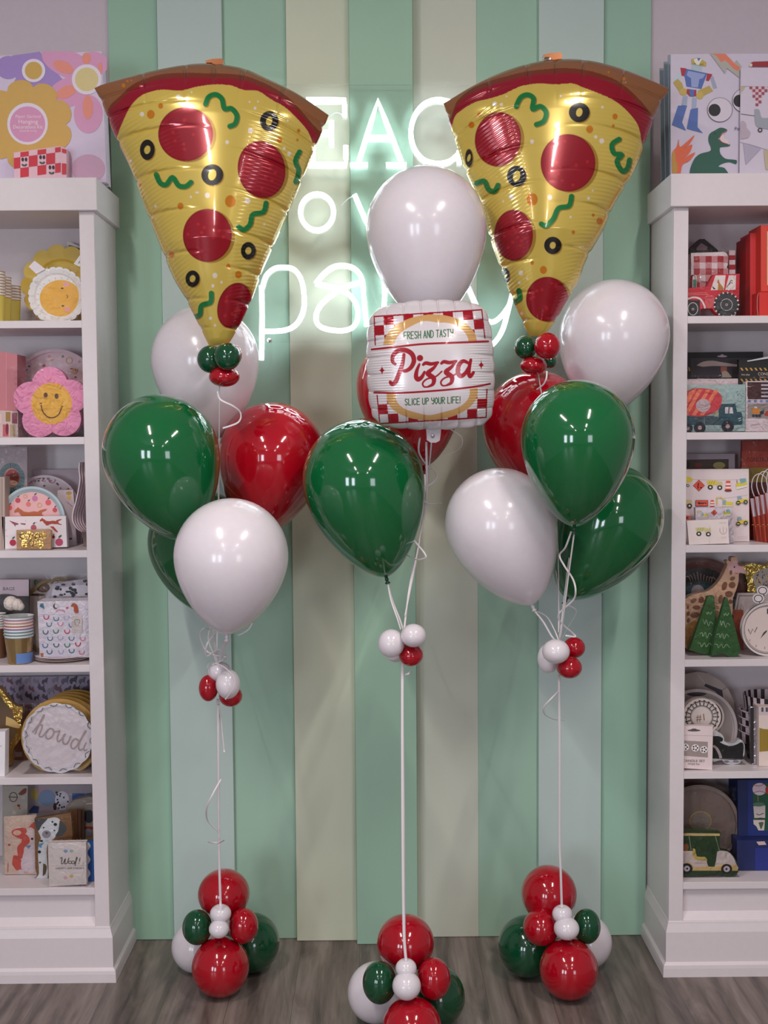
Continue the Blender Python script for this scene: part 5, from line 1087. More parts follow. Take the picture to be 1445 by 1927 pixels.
it(f, 'tractor_napkins', 'red tractor shaped napkins with a hen and rooster in the windows', 'napkins', 3.69, .03, [(385, 900), (470, 860), (510, 850), (510, 730), (520, 690), (560, 700), (568, 850), (690, 840), (770, 690), (1095, 680), (1090, 920), (1085, 1000), (1085, 1100), (1040, 1180), (980, 1215), (860, 1215), (780, 1150), (760, 1110), (610, 1110), (600, 1215), (385, 1215)], '#bb2433', [
    P([(665, 980), (780, 960), (790, 1105), (670, 1105)], '#c25358'), P([(512, 720), (530, 690), (562, 705), (562, 850), (512, 850)], '#c3b4a8'), P(R(518, 752, 560, 850), '#2f6a5c'), S_([(512, 712), (535, 700), (545, 752)], 8, '#33383a', 3), P([(795, 702), (922, 700), (900, 882), (735, 885)], '#d3c8c4'), P([(960, 702), (1050, 700), (1043, 880), (915, 882)], '#d3c8c4'),
    P(spline([(832, 745), (850, 800), (890, 850), (890, 882), (825, 882), (830, 810), (812, 790)], 3), '#a87434'), P([(750, 830), (800, 870), (770, 875)], '#2c2a2c'), S_([(930, 850), (960, 810), (990, 760), (1005, 775)], 9, '#5a5a58', 4), S_([(960, 820), (985, 790), (1008, 800)], 8, '#5a5a58', 3), ('s', [(450, 925), (690, 918)], 4, '#e0a8a4'), ('s', [(450, 942), (710, 935)], 4, '#e0a8a4'), ('s', [(680, 960), (760, 955)], 5, '#e0a8a4'),
    P(R(385, 1010, 600, 1215), '#2a2829'), S_([(430, 1000), (520, 975), (600, 990), (645, 1050), (665, 1110)], 22, '#d8ccc8'), P(E(510, 1115, 90, 98), '#2c2a2c'), O_(515, 1115, 60, 8, '#cfc3c0', 76), O_(515, 1120, 12, 6, '#cfc3c0')]+wh(928, 1065, 155), z=z, crop=True, wrap=True)
f8 = (8.754, 1380, 400)
def rbox(name, label, x0, x1, y0, y1, Y, th, col, ls=(), **k):
    it(f8, name, label, 'box', Y, th, [(x0, y0), (x1, y0), (x1, y1), (x0, y1)], col, ls, **k)
rbox('gift_box', 'slim red box with stepped side left of the tall red boxes', 205, 275, 345, 1700, 3.79, .10, '#8e0f12', z=z)
rbox('gift_box', 'second red box half hidden behind the tall orange red box', 275, 450, 290, 1700, 3.75, .10, '#b3262a', z=z)
rbox('gift_box', 'tall orange red box with a window, upper one of two', 452, 1200, 205, 1300, 3.70, .12, '#c43a2c', [P(R(555, 310, 1100, 1195), '#c9b894'), P(R(570, 420, 1100, 740), '#4c3f34')])
rbox('gift_box', 'bright red box beneath the tall orange red window box', 425, 1200, 1303, 1700, 3.68, .14, '#c02722', z=z)
mb = MB(); mb.tube([W3(x/8.754+1380, y/8.754+400, 3.672) for x, y in spline([(415, 1325), (395, 1400), (390, 1560), (405, 1690)], 5)], .0006, M('#c9a0a0'), 6); tag(mb.build('cord_loop', None, W3(1426, 590, 3.672)), 'thin pale cord hanging beside the bright red box', 'cord')
# ------------------------------------------------ right bookcase, second shelf
f = (6.568, 1225, 630); z = SZ[1]+.0003
it(f, 'headband_pack', 'black card pack with window and hanging slot at the back', 'toy pack', 3.87, .02, [(380, 210), (1385, 200), (1390, 1190), (380, 1190)], '#161214', [P(E(878, 258, 62, 12), '#a08f94'), P(E(878, 245, 20, 12), '#a08f94'), P([(490, 282), (1330, 275), (1330, 520), (490, 520)], '#3a3236'), P(spline([(560, 370), (640, 325), (760, 312), (900, 335), (1100, 365), (1250, 375), (1100, 385), (900, 380), (760, 378), (640, 388)], 3), '#b09a92'), P(R(860, 385, 935, 450), '#a0584c'), P(spline([(870, 450), (930, 440), (985, 500), (985, 520), (880, 520)], 3), '#a89684')]+[P([(x, 385+abs(x-440)*.5), (x+18, 385+abs(x-440)*.5), (x+30, 440), (x+12, 440)], '#a8803c') for x in (425, 455)], z=z)
hz = [P([(x, y), (x+22, y), (x+44, y+34), (x+22, y+34)], '#b78b3c') for y in (404, 540) for x in range(1100, 1800, 58)]
it(f, 'construction_pack', 'black label pack reading CONSTRUCTION safety cone party', 'toy pack', 3.80, .02, [(1085, 300), (1900, 260), (1900, 1190), (1085, 1190)], '#1c181a', hz+[P([(1180, 318), (1420, 268), (1700, 268), (1700, 282), (1440, 290), (1190, 328)], '#d8d0d2'), ('t', 'CONSTRUCTION', 1500, 498, 52, '#c2b2a8', 0, .9), ('t', 'SAFETY CONE GAME', 1450, 530, 24, '#c9a49a'), ('t', 'lets play', 1165, 498, 32, '#c2b2a8')], z=z)
plate(f, 'party_plate', 'round grey rimmed plate behind the cement mixer card', 3.80, 610, 770, 330, '#a3958f', '#8d8f98', z=z, th=.02, rimf=.85, layers=[P(E(620, 525, 24, 16), '#3c3236'), P(E(700, 530, 24, 14), '#3c3236')])
it(f, 'backing_card', 'pale pink card edge above the cement mixer card', 'card', 3.755, .01, [(385, 538), (1075, 530), (1080, 1190), (385, 1190)], '#c5b2b6', z=z, wrap=True)
TB, TK = '#2a4a54', '#1c2026'
tw = lambda x, y, r_: [P(E(x, y, r_, r_), '#23262c'), P(E(x, y, r_*.36, r_*.36), '#b89a9c')]
it(f, 'cement_mixer_card', 'teal card with cement mixer truck and red striped drum', 'card', 3.69, .012, [(385, 610), (1165, 602), (1160, 1180), (385, 1195)], '#95a9a6', [
    P(R(385, 990, 1050, 1105), '#3c4f56'), P([(835, 845), (1040, 842), (1062, 940), (1115, 945), (1130, 1000), (1130, 1085), (1120, 1102), (835, 1102)], TB), P(R(385, 1000, 585, 1100), TB), P([(780, 930), (835, 930), (835, 1000), (780, 1000)], '#9a9c84'),
    P(spline([(385, 740), (430, 690), (530, 655), (640, 650), (760, 670), (865, 735), (860, 870), (780, 950), (640, 995), (520, 998), (430, 970), (385, 930)], 3), '#bf3a44')]+[P([(x, 985), (x+52, 985), (x+232, 668), (x+180, 668)], '#dd7858') for x in (400, 500, 600)]+[P([(385, 880), (470, 700), (520, 672), (560, 660), (400, 945)], '#dd7858'), P(E(643, 862, 90, 82), '#b5a4a8'),
    P([(912, 885), (955, 882), (952, 962), (912, 962)], '#cdc3c6'), P([(965, 882), (1002, 885), (1014, 962), (965, 962)], '#cdc3c6'), S_([(1075, 1030), (1110, 1015)], 8, '#c3ccd0', 1), S_([(1080, 1055), (1112, 1040)], 8, '#c3ccd0', 1)]+tw(452, 1145, 62)+tw(600, 1138, 72)+tw(945, 1120, 76)+[O_(1110, 775, 80, 4, '#b9c7c4', 70)], z=z, wrap=True)
it(f, 'candle_box', 'small white box of striped candles with construction vehicles', 'candles', 3.70, .03, [(1170, 570), (1800, 555), (1800, 1190), (1165, 1190)], '#c9b9bc', [P(R(1190, 580, 1800, 790), '#2e1214'), P(R(1190, 600, 1360, 785), '#421a1a')]+[P(R(1360, 560+i*46, 1800, 582+i*46), '#b7aab2') for i in range(5)]+[P(R(1195, 792, 1800, 845), '#b9aab6')]+[P(E(x, 815, 18, 18), '#6d7ca0') for x in range(1215, 1700, 72)]+[P(R(1195, 845, 1800, 1025), '#8e827c'), P([(1250, 905), (1330, 900), (1345, 960), (1330, 975), (1250, 975)], '#c27a2a'), P([(1335, 950), (1400, 915), (1390, 970), (1350, 985)], '#35312f'), P(E(1262, 995, 20, 20), '#2a3244'), P(E(1300, 995, 20, 20), '#2a3244'), P(E(1338, 995, 20, 20), '#2a3244'), P(R(1270, 880, 1305, 902), '#d8d0d0'), P([(1410, 940), (1460, 925), (1460, 1000), (1400, 1000)], '#a84034'), ('t', 'CANDLE SET', 1290, 1112, 22, '#8a7c7c', -3)], z=z, wrap=True)
# ------------------------------------------------ right bookcase, third shelf
f = (6.568, 1225, 820); z = SZ[2]+.0003
it(f, 'window_box', 'grey framed window box behind the vehicle garland card', 'box', 3.86, .05, [(385, 225), (1035, 222), (1035, 1330), (385, 1330)], '#a59aa4', [P([(385, 300), (958, 292), (958, 520), (385, 520)], '#4c4038'), P(E(580, 370, 45, 35), '#7c3432'), P(E(840, 375, 75, 45), '#a0965c'), P(E(440, 360, 40, 50), '#26241c')], z=z)
YL, BK_ = '#c9b83a', '#2c2a26'
def truck(x, y, s, c=YL):
    p = lambda q: [(x+a*s, y+b_*s) for a, b_ in q]
    return [P(p([(0, 10), (130, 8), (120, 55), (30, 75), (10, 50)]), c), P(p([(125, 20), (190, 20), (195, 70), (120, 75)]), '#bcae7c'), P(p(E(45, 90, 32, 30, 16)), BK_), P(p(E(45, 90, 14, 13, 10)), '#d8d0cc'), P(p(E(162, 95, 32, 30, 16)), BK_), P(p(E(162, 95, 14, 13, 10)), '#d8d0cc')]+[('s', p([(25+i*28, 50), (45+i*28, 12)]), 5*s, '#86791f') for i in range(3)]
def roller(x, y, s):
    p = lambda q: [(x+a*s, y+b_*s) for a, b_ in q]
    return [P(p([(20, 60), (60, 45), (150, 40), (155, 70), (100, 85), (20, 85)]), YL), P(p([(20, 5), (62, 0), (75, 42), (30, 50)]), '#7d9aa4'), P(p(E(30, 88, 28, 26, 14)), BK_), P(p(E(30, 88, 20, 8, 10)), YL), P(p(E(122, 78, 27, 27, 14)), BK_), P(p(E(122, 78, 15, 15, 10)), '#8a8a84')]
def cone(x, y, s):
    p = lambda q: [(x+a*s, y+b_*s) for a, b_ in q]
    return [P(p([(15, 0), (60, 0), (72, 105), (5, 105)]), '#cf4a38'), P(p([(12, 28), (64, 28), (66, 48), (10, 48)]), '#e0d8d4'), P(p([(9, 68), (68, 68), (70, 88), (7, 88)]), '#e0d8d4'), P(p(E(38, 112, 42, 12, 14)), '#6a2822')]
def digger(x, y, s):
    p = lambda q: [(x+a*s, y+b_*s) for a, b_ in q]
    return [('s', p([(15, 115), (10, 20), (60, 20), (120, 65)]), 11*s, '#c2b040'), P(p([(85, 60), (125, 60), (125, 115), (90, 115)]), '#7d9aa4'), P(p([(125, 75), (215, 85), (210, 118), (120, 118)]), YL), P(p([(80, 120), (205, 122), (200, 138), (90, 136)]), '#d8cfa8')]
def dozer(x, y, s):
    p = lambda q: [(x+a*s, y+b_*s) for a, b_ in q]
    return [P(p([(20, 70), (80, 45), (150, 35), (155, 80), (25, 110)]), YL), P(p([(70, 5), (140, 0), (145, 45), (80, 70)]), '#6d9aa0'), ('s', p([(35, 65), (32, 20)]), 6*s, '#5a5640'), P(p([(22, 112), (160, 82), (160, 105), (28, 140)]), '#dcd4c4')]
arrow = lambda x, y, s: [P([(x, y), (x+155*s, y), (x+155*s, y+76*s), (x, y+76*s)], '#2a1e1c'), P([(x+5, y+5), (x+150*s, y+5), (x+150*s, y+70*s), (x+5, y+70*s)], '#cf4a38'), P([(x+20*s, y+38*s), (x+52*s, y+18*s), (x+52*s, y+32*s), (x+135*s, y+32*s), (x+135*s, y+46*s), (x+52*s, y+46*s), (x+52*s, y+58*s)], '#2a1512')]
diam = lambda x, y, r_: [P([(x-r_, y), (x, y-r_), (x+r_, y), (x, y+r_)], '#8a2c22'), P([(x-r_*.9, y), (x, y-r_*.9), (x+r_*.9, y), (x, y+r_*.9)], '#cf4a38'), S_([(x-r_*.05, y-r_*.45), (x-r_*.15, y+r_*.1), (x-r_*.1, y+r_*.5)], r_*.2, '#2a1512', 2), P(E(x+r_*.35, y+r_*.35, r_*.18, r_*.12, 8), '#2a1512')]
it(f, 'garland_card', 'large white card printed with strings of construction vehicles', 'card', 3.75, .02, [(385, 415), (1208, 410), (1215, 1325), (385, 1335)], '#cdbfc0', [S_([(385, 530), (560, 545), (900, 550), (1180, 540)], 3, '#9c8f90', 2), S_([(800, 790), (1000, 770), (1190, 740)], 3, '#9c8f90', 2), P(spline([(385, 520), (450, 505), (510, 530), (500, 570), (385, 590)], 3), YL), P(E(425, 612, 20, 20), BK_), P(E(425, 612, 11, 11), '#d8d0cc'), P(E(455, 620, 18, 18), BK_), P(E(455, 620, 9, 9), '#d8d0cc')]
    +diam(590, 620, 74)+truck(685, 550, 1)+cone(908, 560, 1.1)+dozer(1025, 528, 1)+truck(310, 780, 1)+arrow(545, 803, 1)+cone(722, 802, .8)+digger(795, 745, 1)+roller(1040, 748, 1)+roller(1040, 1012, 1)+[P([(385, 985), (475, 1000), (470, 1045), (385, 1062)], '#cf4a38'), P([(400, 1010), (430, 1008), (455, 1025), (425, 1045), (400, 1035)], '#2a1512'), ('s', [(1060, 1265), (1190, 1255)], 4, '#b3a29c'), ('s', [(1060, 1285), (1190, 1280)], 4, '#b3a29c')], z=z)
it(f, 'napkin_pack', 'small wrapped napkins with digger, sign and bulldozer', 'napkins', 3.70, .02, [(548, 900), (1005, 896), (1030, 1335), (560, 1345)], '#c6bac2', digger(565, 925, .68)+diam(778, 963, 40)+dozer(880, 922, .65), z=z, wrap=True)
it(f, 'napkin_pack', 'cream folded napkins with a pale yellow dump truck, frontmost', 'napkins', 3.665, .012, [(440, 1050), (950, 1030), (965, 1345), (470, 1362)], '#cdc0bc', truck(545, 1130, 1, '#b9b382')+[S_([(850, 1145), (850, 1190), (890, 1225), (930, 1190), (930, 1140)], 4, '#a5867c', 4), S_([(890, 1130), (890, 1215)], 3, '#a5867c', 1), ('s', [(840, 1078), (930, 1074)], 3, '#b39c94'), ('s', [(865, 1262), (930, 1258)], 3, '#b39c94'), ('s', [(870, 1282), (925, 1278)], 3, '#b39c94'), ('s', [(722, 1110), (722, 1350)], 2, '#b3a6a2')], z=z)
it(f, 'bag_pack', 'orange red clear pack reading CONSTRUCTION', 'bags', 3.83, .02, [(1130, 60), (1800, 55), (1800, 1340), (1110, 1340)], '#8f2e20', [P(R(1120, 200, 1800, 405), '#a23a28'), ('t', 'CONSTRUCTION', 1400, 335, 78, '#33150f', 0, .72), P(R(1110, 410, 1800, 600), '#8a7424'), P(R(1110, 600, 1800, 900), '#501a14')], z=z, wrap=True)
for k in range(4):
    x0 = 1225+k*62; Y = 3.76-k*.022
    it(f, 'paper_bag', ['leftmost', 'second', 'third', 'rightmost'][k]+' red and white striped paper bag with twisted handle', 'paper bag', Y, .016, [(x0, 775-k*22), (x0+300, 770-k*22), (x0+310, 1340), (x0+90-k*12, 1340)], '#9c3826', [P([(x0, 775-k*22), (x0+300, 770-k*22), (x0+300, 980-k*14), (x0+30, 1000-k*16)], '#b3a8b2')]+[('s', [(x0+16+i*34, 778-k*22), (x0+54+i*30, 1335)], 5, '#6f2a20') for i in range(8)]+[('s', [(x0+20+i*40, 1100+20*(i % 3)), (x0+46+i*40, 1100+20*(i % 3))], 5, '#c78a3c') for i in range(6)], group='striped paper bags', crop=False)
    par = bpy.data.objects[-1] if False else None
    mb = MB(); mb.tube([W3(x/6.568+1225, y/6.568+820, Y-.004) for x, y in spline([(x0+60, 775-k*22), (x0+18, 640-k*22), (x0+40, 520-k*25), (x0+110, 470-k*30), (x0+190, 520-k*25), (x0+215, 640-k*22), (x0+200, 775-k*22)], 5)], .0015, M('#c5bac0', .6), 6)
    bag = [o for o in COL.objects if o.name.startswith('paper_bag')][-1]
    h = mb.build('bag_handle', None, tuple(bag.location)); h.parent = bag; h.location = (0, 0, 0)
# ------------------------------------------------ right bookcase, fourth shelf
f = (6.568, 1225, 1030); z = SZ[3]+.0003
plate(f, 'zebra_plate', 'brown rimmed zebra striped plate at the back', 3.90, 610, 740, 610, '#1c1416', '#6f443c', z=z, th=.01, rimf=.80, layers=[('s', spline([(430+i*46, 300+abs(i-3)*20), (470+i*36, 370), (500+i*30, 470)], 4), 11, '#a58a80') for i in range(9)]+[('s', spline([(410, 450+i*45), (440, 500+i*40), (430, 560+i*40)], 4), 9, '#a58a80') for i in range(4)])
plate(f, 'teal_plate', 'dark teal plate with white sticker behind the giraffe', 3.84, 590, 880, 470, '#274a4e', '#151a1c', z=z, th=.01, rimf=.95, layers=[P(E(577, 540, 80, 76), '#a8979a')])
gs = [(525, 700, 40, 30, -30), (620, 690, 34, 44, 10), (455, 785, 16, 24, 0), (560, 790, 48, 30, 0), (458, 870, 20, 34, 10), (540, 890, 60, 38, -10), (460, 965, 20, 34, 10), (905, 505, 32, 58, 15), (1000, 492, 42, 42, 0), (960, 612, 50, 42, 0), (860, 680, 30, 60, 5), (1005, 405, 34, 24, -30), (984, 325, 16, 32, 0), (1095, 215, 34, 20, 40), (980, 710, 26, 30, 0)]
it(f, 'giraffe_napkins', 'giraffe shaped napkins in clear film behind two pine trees', 'napkins', 3.77, .03, spline([(405, 700), (470, 640), (580, 600), (680, 580), (760, 530), (840, 440), (900, 330), (940, 230), (930, 180), (950, 160), (985, 180), (990, 130), (1020, 118), (1065, 125), (1070, 175), (1120, 230), (1180, 320), (1160, 345), (1090, 335), (1080, 450), (1050, 560), (1010, 680), (1000, 900), (900, 1340), (440, 1340), (420, 1100), (385, 900)], 4), '#c9a285', [P(spline([(950, 240), (990, 180), (1060, 175), (1120, 240), (1175, 325), (1090, 330), (1060, 340), (960, 330)], 3), '#cfa4a4')]+[P(E(a, b_, c, d, 16, rot=e_), '#7a4c30') for a, b_, c, d, e_ in gs]+[P(E(1027, 252, 9, 13), '#2c1a1a'), S_([(1035, 330), (1075, 340)], 8, '#9a5c5c', 2), P(spline([(420, 1060), (470, 1000), (560, 980), (520, 1340), (440, 1340)], 3), '#a8783c')], z=z, wrap=True, crop=False)
it(f, 'orange_card', 'orange brown card beside the right pine tree', 'card', 3.80, .01, [(1010, 780), (1140, 775), (1140, 1330), (1060, 1330)], '#9c4a30', z=z)
tr = lambda ox: [('s', spline([(ox+a, b_) for a, b_ in p], 4), 8, '#8fa684') for p in ([(-35, 815), (-25, 840), (-10, 810), (10, 840), (30, 805)], [(-75, 900), (-60, 960), (-40, 905), (-10, 985), (10, 930), (45, 960)], [(-120, 1080), (-90, 1065), (-80, 1110), (-50, 1060), (-30, 1130), (0, 1070), (30, 1100)], [(-150, 1190), (-110, 1200), (-100, 1240), (-60, 1190), (-40, 1240), (0, 1195), (40, 1235)])]
it(f, 'pine_tree_pack', 'green pine tree shaped bag, left of the two', 'pine tree', 3.715, .02, [(700, 620), (775, 610), (810, 900), (745, 1345), (600, 1320), (475, 1280)], '#2e5a22', tr(720), z=z, group='pine tree packs', wrap=True)
it(f, 'pine_tree_pack', 'green pine tree shaped bag, right of the two', 'pine tree', 3.685, .02, [(920, 615), (945, 620), (1080, 1150), (1110, 1280), (1060, 1350), (960, 1345), (880, 1310), (750, 1340), (790, 1080)], '#2c5a26', tr(930), z=z, group='pine tree packs', wrap=True)
lg = M('#9c8444', .2, .85, 0, 'crinkle')
it(f, 'leopard_pack', 'gold foil and leopard spotted pack behind the compass plate', 'party pack', 3.86, .03, spline([(1130, 230), (1250, 200), (1400, 225), (1600, 240), (1600, 1330), (1250, 1330), (1190, 420)], 3), lg, [P(spline([(1250, 360), (1330, 290), (1420, 260), (1600, 250), (1600, 640), (1330, 640)], 3), '#a59c94')]+[P(E(rs.uniform(1300, 1500), rs.uniform(290, 480), 6, 8, 8), '#2c2424') for _ in range(30)]+[S_([(1300, 440), (1320, 375), (1350, 400), (1365, 460)], 12, '#d0a878'), S_([(1440, 330), (1420, 370), (1460, 420), (1440, 470)], 12, '#d0a878')], z=z)
it(f, 'map_card', 'cream framed card behind the compass plate', 'card', 3.83, .01, [(1070, 565), (1500, 560), (1500, 1330), (1000, 1330), (1020, 850)], '#c0b3b0', [('s', [(1055, 830), (1090, 605), (1400, 600)], 9, '#2e2a2a'), S_([(1105, 790), (1125, 720), (1140, 785)], 6, '#4a4040', 1)], z=z)
for k in range(2):
    plate(f, 'compass_plate', ['pocket compass shaped plate marked W in front', 'second compass plate peeking out behind the first'][k], 3.70+.035*k, 1440-k*22, 1010+k*2, 330, '#c4b4ae', '#bfb5b4', z=z, th=.01, group='compass plates', rimf=.93, layers=[O_(1440, 1010, 302, 7, '#3a3436'), O_(1440, 1010, 286, 5, '#3a3436')]+([S_([(1200, 1010), (1228, 1070), (1255, 1005), (1280, 1050), (1310, 985)], 9, '#2e2a2c', 1), P([(1350, 1125), (1390, 1050), (1430, 1020), (1430, 1040)], '#3a3432'), ('s', [(1215, 1160), (1225, 1135)], 5, '#3a3436'), ('s', [(1295, 1232), (1300, 1200)], 5, '#3a3436'), ('s', [(1405, 1255), (1403, 1225)], 5, '#3a3436'), P(R(1432, 755, 1480, 820), '#2e2a2c')] if k == 0 else []))
for k, (x, y) in enumerate(((1325, 632), (1378, 535))):
    it(f, 'compass_loop_tag', ['lower', 'upper'][k]+' round white tag with black ring above the compass', 'tag', 3.69+.01*k, .004, E(x, y, 72, 60), '#c6bcbc', [O_(x, y, 50, 10, '#2a2628', 42), ('s', [(x+10, y+40), (x+22, y+62)], 9, '#2a2628')])
# ------------------------------------------------ right bookcase, fifth shelf
f = (6.568, 1225, 1240); z = SZ[4]+.0003
it(f, 'football_plate', 'large soccer ball shaped plate at the back', 'plate', 3.87, .02, [(385, 195), (570, 158), (700, 175), (860, 270), (960, 380), (1020, 520), (1040, 700), (990, 800), (960, 870), (800, 1390), (385, 1390)], '#a3938e', [P([(655, 335), (672, 305), (880, 385), (905, 620), (860, 480), (790, 400)], '#38303a'), ('s', [(575, 195), (668, 302)], 5, '#cbbcb8'), ('s', [(880, 385), (930, 350)], 5, '#5c5054'), ('s', [(930, 620), (1010, 730)], 5, '#5c5054'), P([(985, 800), (1030, 735), (1020, 800)], '#1f1c20')], z=z)
plate(f, 'football_plate', 'clear wrapped black and white plate behind the number one badge', 3.82, 560, 860, 500, '#8d817e', '#a89c9c', z=z, th=.01, rimf=.9, cat='plate', layers=[P(E(560, 420, 130, 42), '#2c2628')])
med = [O_(625, 715, 140, 8, '#262428'), O_(625, 715, 128, 4, '#262428'), ('t', '#1', 622, 762, 118, '#7c5646', -6)]
for i in range(22):
    a = 2*math.pi*i/22; med.append(('s', [(625+math.cos(a)*145, 715+math.sin(a)*145), (625+math.cos(a)*205, 715+math.sin(a)*205)], 10, '#262428'))
    b_ = a+math.pi/22; med.append(('s', spline([(625+math.cos(a)*208, 715+math.sin(a)*208), (625+math.cos(b_)*190, 715+math.sin(b_)*190), (625+math.cos(a+2*math.pi/22)*208, 715+math.sin(a+2*math.pi/22)*208)], 3), 9, '#262428'))
it(f, 'badge_napkins', 'round pleated rosette badge reading #1, in front', 'badge', 3.75, .03, E(625, 715, 235, 228, 48), '#c5b8b2', med, z=None, crop=False)
it(f, 'badge_napkins', 'second round rosette badge half hidden behind the first', 'badge', 3.785, .01, E(668, 715, 235, 228, 48), '#b5a8a4', [('s', [(668+math.cos(a)*205, 715+math.sin(a)*200) for a in [x*.1 for x in range(-9, 8)]], 12, '#262428')], crop=False)
sb = lambda x, y: [P(E(x, y, 48, 48), '#d6cccc')]+[P(E(x+math.cos(a)*27, y+math.sin(a)*27, 11, 11, 8), '#1f1c1e') for a in (0, 1.25, 2.5, 3.77, 5.0)]
it(f, 'candle_box', 'white box reading CANDLE SET with three soccer ball candles', 'candles', 3.665, .02, [(375, 825), (765, 830), (755, 1420), (375, 1395)], '#cdbcbc', [P(E(530, 888, 80, 14), '#4c4444'), P(E(530, 875, 34, 12), '#4c4444'), ('s', [(375, 950), (760, 962)], 4, '#ae9c9c'), P([(375, 1022), (700, 1042), (700, 1250), (375, 1225)], '#8e807c')]+sb(420, 1112)+sb(545, 1122)+sb(650, 1145)+[('t', 'CANDLE SET', 525, 1308, 44, '#5c4e4e', 1, 1.1), ('t', 'simply fun', 525, 1345, 36, '#4c4040', 3)], z=z+.0, wrap=None)
shoe = spline([(765, 880), (820, 905), (880, 950), (905, 1010), (900, 1040), (960, 1075), (1040, 1060), (1080, 1015), (1130, 1040), (1155, 1100), (1150, 1250), (1120, 1320), (1080, 1380), (960, 1385), (900, 1360), (870, 1320), (740, 1320), (740, 900)], 3)
it(f, 'football_boot_napkins', 'black and white soccer shoe shaped napkins in clear film', 'napkins', 3.725, .02, shoe, '#dcd2d4', [P(spline([(745, 970), (830, 968), (885, 1000), (880, 1045), (850, 1055), (900, 1090), (980, 1115), (1060, 1090), (1110, 1060), (1142, 1100), (1135, 1250), (1110, 1320), (745, 1300)], 3), '#191516'), S_([(765, 1110), (810, 1150), (845, 1230), (860, 1295)], 34, '#b8aaac'), ('s', [(745, 1298), (1110, 1308)], 5, '#8c8486'), P(E(930, 1345, 34, 18), '#8a8284'), P(E(1050, 1345, 34, 18), '#8a8284')], z=z, crop=False, wrap=True)
x0 = W(1446, 1300, 3.80)[0]
for k in range(4):
    zz = z+.052+k*.0225; r0, r1 = .080, .0875; mb = MB(); n = 40
    pts = []
    for j, (rr, h_) in enumerate(((r0, 0), (r0+.002, .006), (r1-.004, .030), (r1, .034), (r1+.003, .035), (r1+.003, .038))):
        pts += [(x0+rr*math.cos(2*math.pi*i/n), 3.80+rr*math.sin(2*math.pi*i/n), zz+h_) for i in range(n)]
    base = len(mb.v); mb.add(pts, [], M('#cdbfc6', .5)); mb.mi(M('#1a1618', .5))
    for j in range(5):
        for i in range(n): mb.f.append((j*n+i, j*n+(i+1) % n, (j+1)*n+(i+1) % n, (j+1)*n+i)); mb.m.append(1 if (j in (1, 0) and ((i//2+k) % 2)) else 0); mb.sm.append(False)
    mb.f.append(tuple(range(n))[::-1]); mb.m.append(0); mb.sm.append(False)
    tag(mb.build('checkered_bowl', None, (x0, 3.80, zz)), 'black and white checkered paper bowl, '+nth(k, 4)+' of its stack', 'bowl', 'nested checkered bowls')
mb = MB(); n = 40; pts = []
for rr, h_ in ((.072, 0), (.078, .045)): pts += [(x0+rr*math.cos(2*math.pi*i/n), 3.80+rr*math.sin(2*math.pi*i/n), z+.158+h_) for i in range(n)]
mb.add(pts, [], M('#b8aab2', .5)); mb.mi(M('#1a1618', .5))
for i in range(n): mb.f.append((i, (i+1) % n, n+(i+1) % n, n+i)); mb.m.append(i % 2); mb.sm.append(False)
tag(mb.build('striped_cup', None, (x0, 3.80, z+.158)), 'black and white striped cup on top of the checkered bowls', 'cup')
mb = MB(); mb.lathe([(.0001, 0), (.062, 0), (.074, .052), (.0001, .052)], M('#2a2422', .4), (x0, 3.80, z), 32); tag(mb.build('dark_tub', None, (x0, 3.80, z)), 'dark tub under the checkered bowls', 'tub')
f9 = (8.373, 1370, 1250)
it(f9, 'silver_tube', 'shiny silver wrapped roll standing left of the cream box', 'roll', 3.72, .02, [(345, 670), (470, 665), (475, 1580), (380, 1570)], M('#a7a2a8', .15, .9, 0, 'crinkle'), [P(R(350, 680, 405, 1560), '#221e20'), P(R(452, 700, 474, 1570), '#3a3236')], z=z)
it(f9, 'cream_box', 'cream and gold box with clear front on fifth shelf', 'box', 3.70, .06, [(480, 670), (1000, 655), (1000, 1630), (485, 1630)], '#cdbcb4', [P([(490, 1010), (560, 1030), (1000, 1060), (1000, 1340), (700, 1380), (520, 1395), (490, 1400)], '#8a7128'), P(R(540, 670, 560, 750), '#5c5454'), P(R(480, 670, 1000, 800), '#b8acb0'), P(R(522, 680, 556, 752), '#4c4448'), P(R(590, 680, 625, 752), '#4c4448')], z=z)
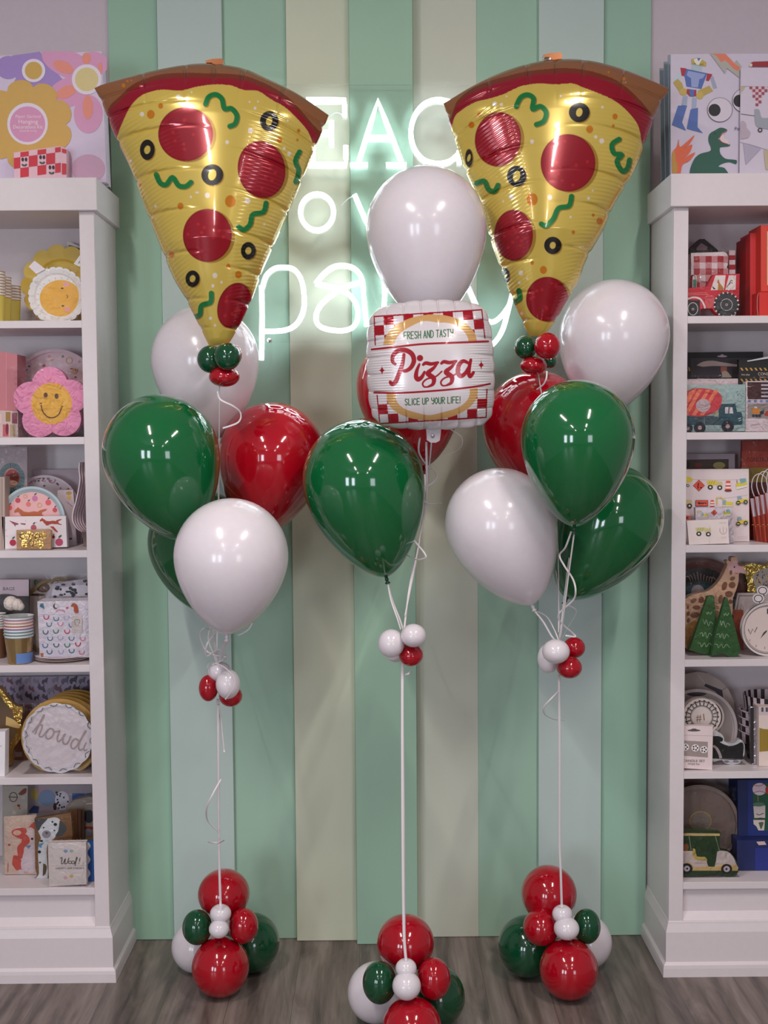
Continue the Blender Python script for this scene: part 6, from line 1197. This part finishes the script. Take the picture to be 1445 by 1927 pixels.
# ------------------------------------------------ right bookcase, sixth shelf
f = (6.568, 1225, 1450); z = SZ[5]+.0003
plate(f, 'taupe_plate', 'large dark taupe plate behind the golf themed plate', 3.88, 580, 720, 610, '#5c4a44', '#6a5852', th=.01, rimf=.93, z=z)
plate(f, 'taupe_plate', 'wrapped taupe plate with gold rimmed circle behind golf cart', 3.80, 585, 700, 498, '#7d6a62', '#8a7870', th=.02, rimf=.96, z=z, wrap=True, layers=[P(E(610, 650, 138, 122), '#b0944c'), P(E(610, 655, 128, 116), '#85766c')])
it(f, 'golf_cart_napkins', 'green golf cart shaped napkins in crinkled clear film', 'napkins', 3.69, .025, spline([(375, 760), (600, 755), (845, 765), (860, 800), (845, 870), (860, 1000), (960, 1020), (1040, 1110), (1080, 1230), (1075, 1290), (1030, 1340), (940, 1350), (850, 1320), (600, 1340), (375, 1345)], 2), '#27401f', [
    P([(375, 775), (848, 780), (850, 812), (375, 810)], '#cdae74'), ('s', [(468, 812), (495, 1000)], 6, '#9ca88c'), ('s', [(795, 815), (842, 1000)], 6, '#9ca88c'),
    P(spline([(815, 1020), (850, 1005), (940, 1015), (1010, 1080), (1055, 1190), (1065, 1260), (800, 1262), (800, 1150)], 2), '#cdbdb8'), P([(375, 1005), (515, 1008), (545, 1110), (680, 1150), (710, 1215), (800, 1218), (870, 1180), (1060, 1195), (1070, 1268), (375, 1268)], '#cfae72'), P([(375, 1010), (500, 1012), (530, 1125), (685, 1130), (700, 1215), (530, 1218), (480, 1160), (375, 1170)], '#cdbdb8'),
    P(spline([(515, 975), (545, 985), (565, 1080), (660, 1085), (690, 1120), (680, 1140), (560, 1125), (520, 1060)], 2), '#c3a85c'), P(E(430, 960, 34, 50), '#8a5224'), ('s', [(540, 1168), (690, 1168)], 4, '#a8605c'), P(E(440, 1240, 72, 70), '#1c1a18'), P(E(440, 1240, 38, 38), '#c9bdc0'), P(E(445, 1240, 12, 14), '#1c1a18'), P(E(932, 1245, 68, 66), '#1c1a18'), P(E(932, 1245, 40, 40), '#c9bdc0'), P(E(930, 1245, 13, 14), '#1c1a18'), P(E(770, 1020, 22, 40), '#1e3018')], z=z, wrap=True)
it(f, 'blue_box', 'tall navy window box with baseball and trophy cups inside', 'box', 3.78, .10, [(1068, 118), (1700, 105), (1700, 860), (1080, 860)], '#14204e', [P(R(1195, 118, 1700, 855), '#1a2a68'), P([(1258, 165), (1700, 150), (1700, 785), (1320, 785), (1262, 700)], '#1c4a34'), P(E(1340, 238, 88, 82), '#c6b6c0'), S_([(1262, 180), (1330, 196), (1400, 170)], 8, '#a8323c', 4), S_([(1270, 285), (1340, 265), (1410, 285)], 8, '#a8323c', 4), ('s', [(1318, 320), (1322, 400)], 10, '#8a6a3c'), P([(1262, 465), (1410, 455), (1408, 620), (1275, 620)], '#bdb2ae'), P(E(1330, 440, 72, 28), '#4c6a5c'), P(spline([(1290, 630), (1340, 615), (1405, 625), (1400, 640), (1300, 640)], 2), '#223c2a'), P([(1262, 645), (1405, 645), (1395, 785), (1325, 785), (1300, 730), (1265, 700)], '#c3b4ae'), P(spline([(1325, 680), (1385, 675), (1375, 730), (1355, 770), (1340, 730)], 3), '#4c5a44'), S_([(1300, 560), (1330, 580), (1390, 555)], 9, '#3c3434', 3), P(E(1430, 250, 20, 50), '#a03428')], z=z+.0965)
it(f, 'blue_box', 'low navy box base under the window box', 'box', 3.74, .15, [(1060, 862), (1700, 862), (1700, 1255), (1060, 1255)], '#141f50', [P(R(1285, 960, 1700, 1255), '#1c2a70'), P([(1300, 880), (1400, 875), (1425, 920), (1330, 925)], '#b8a09c')], z=z)
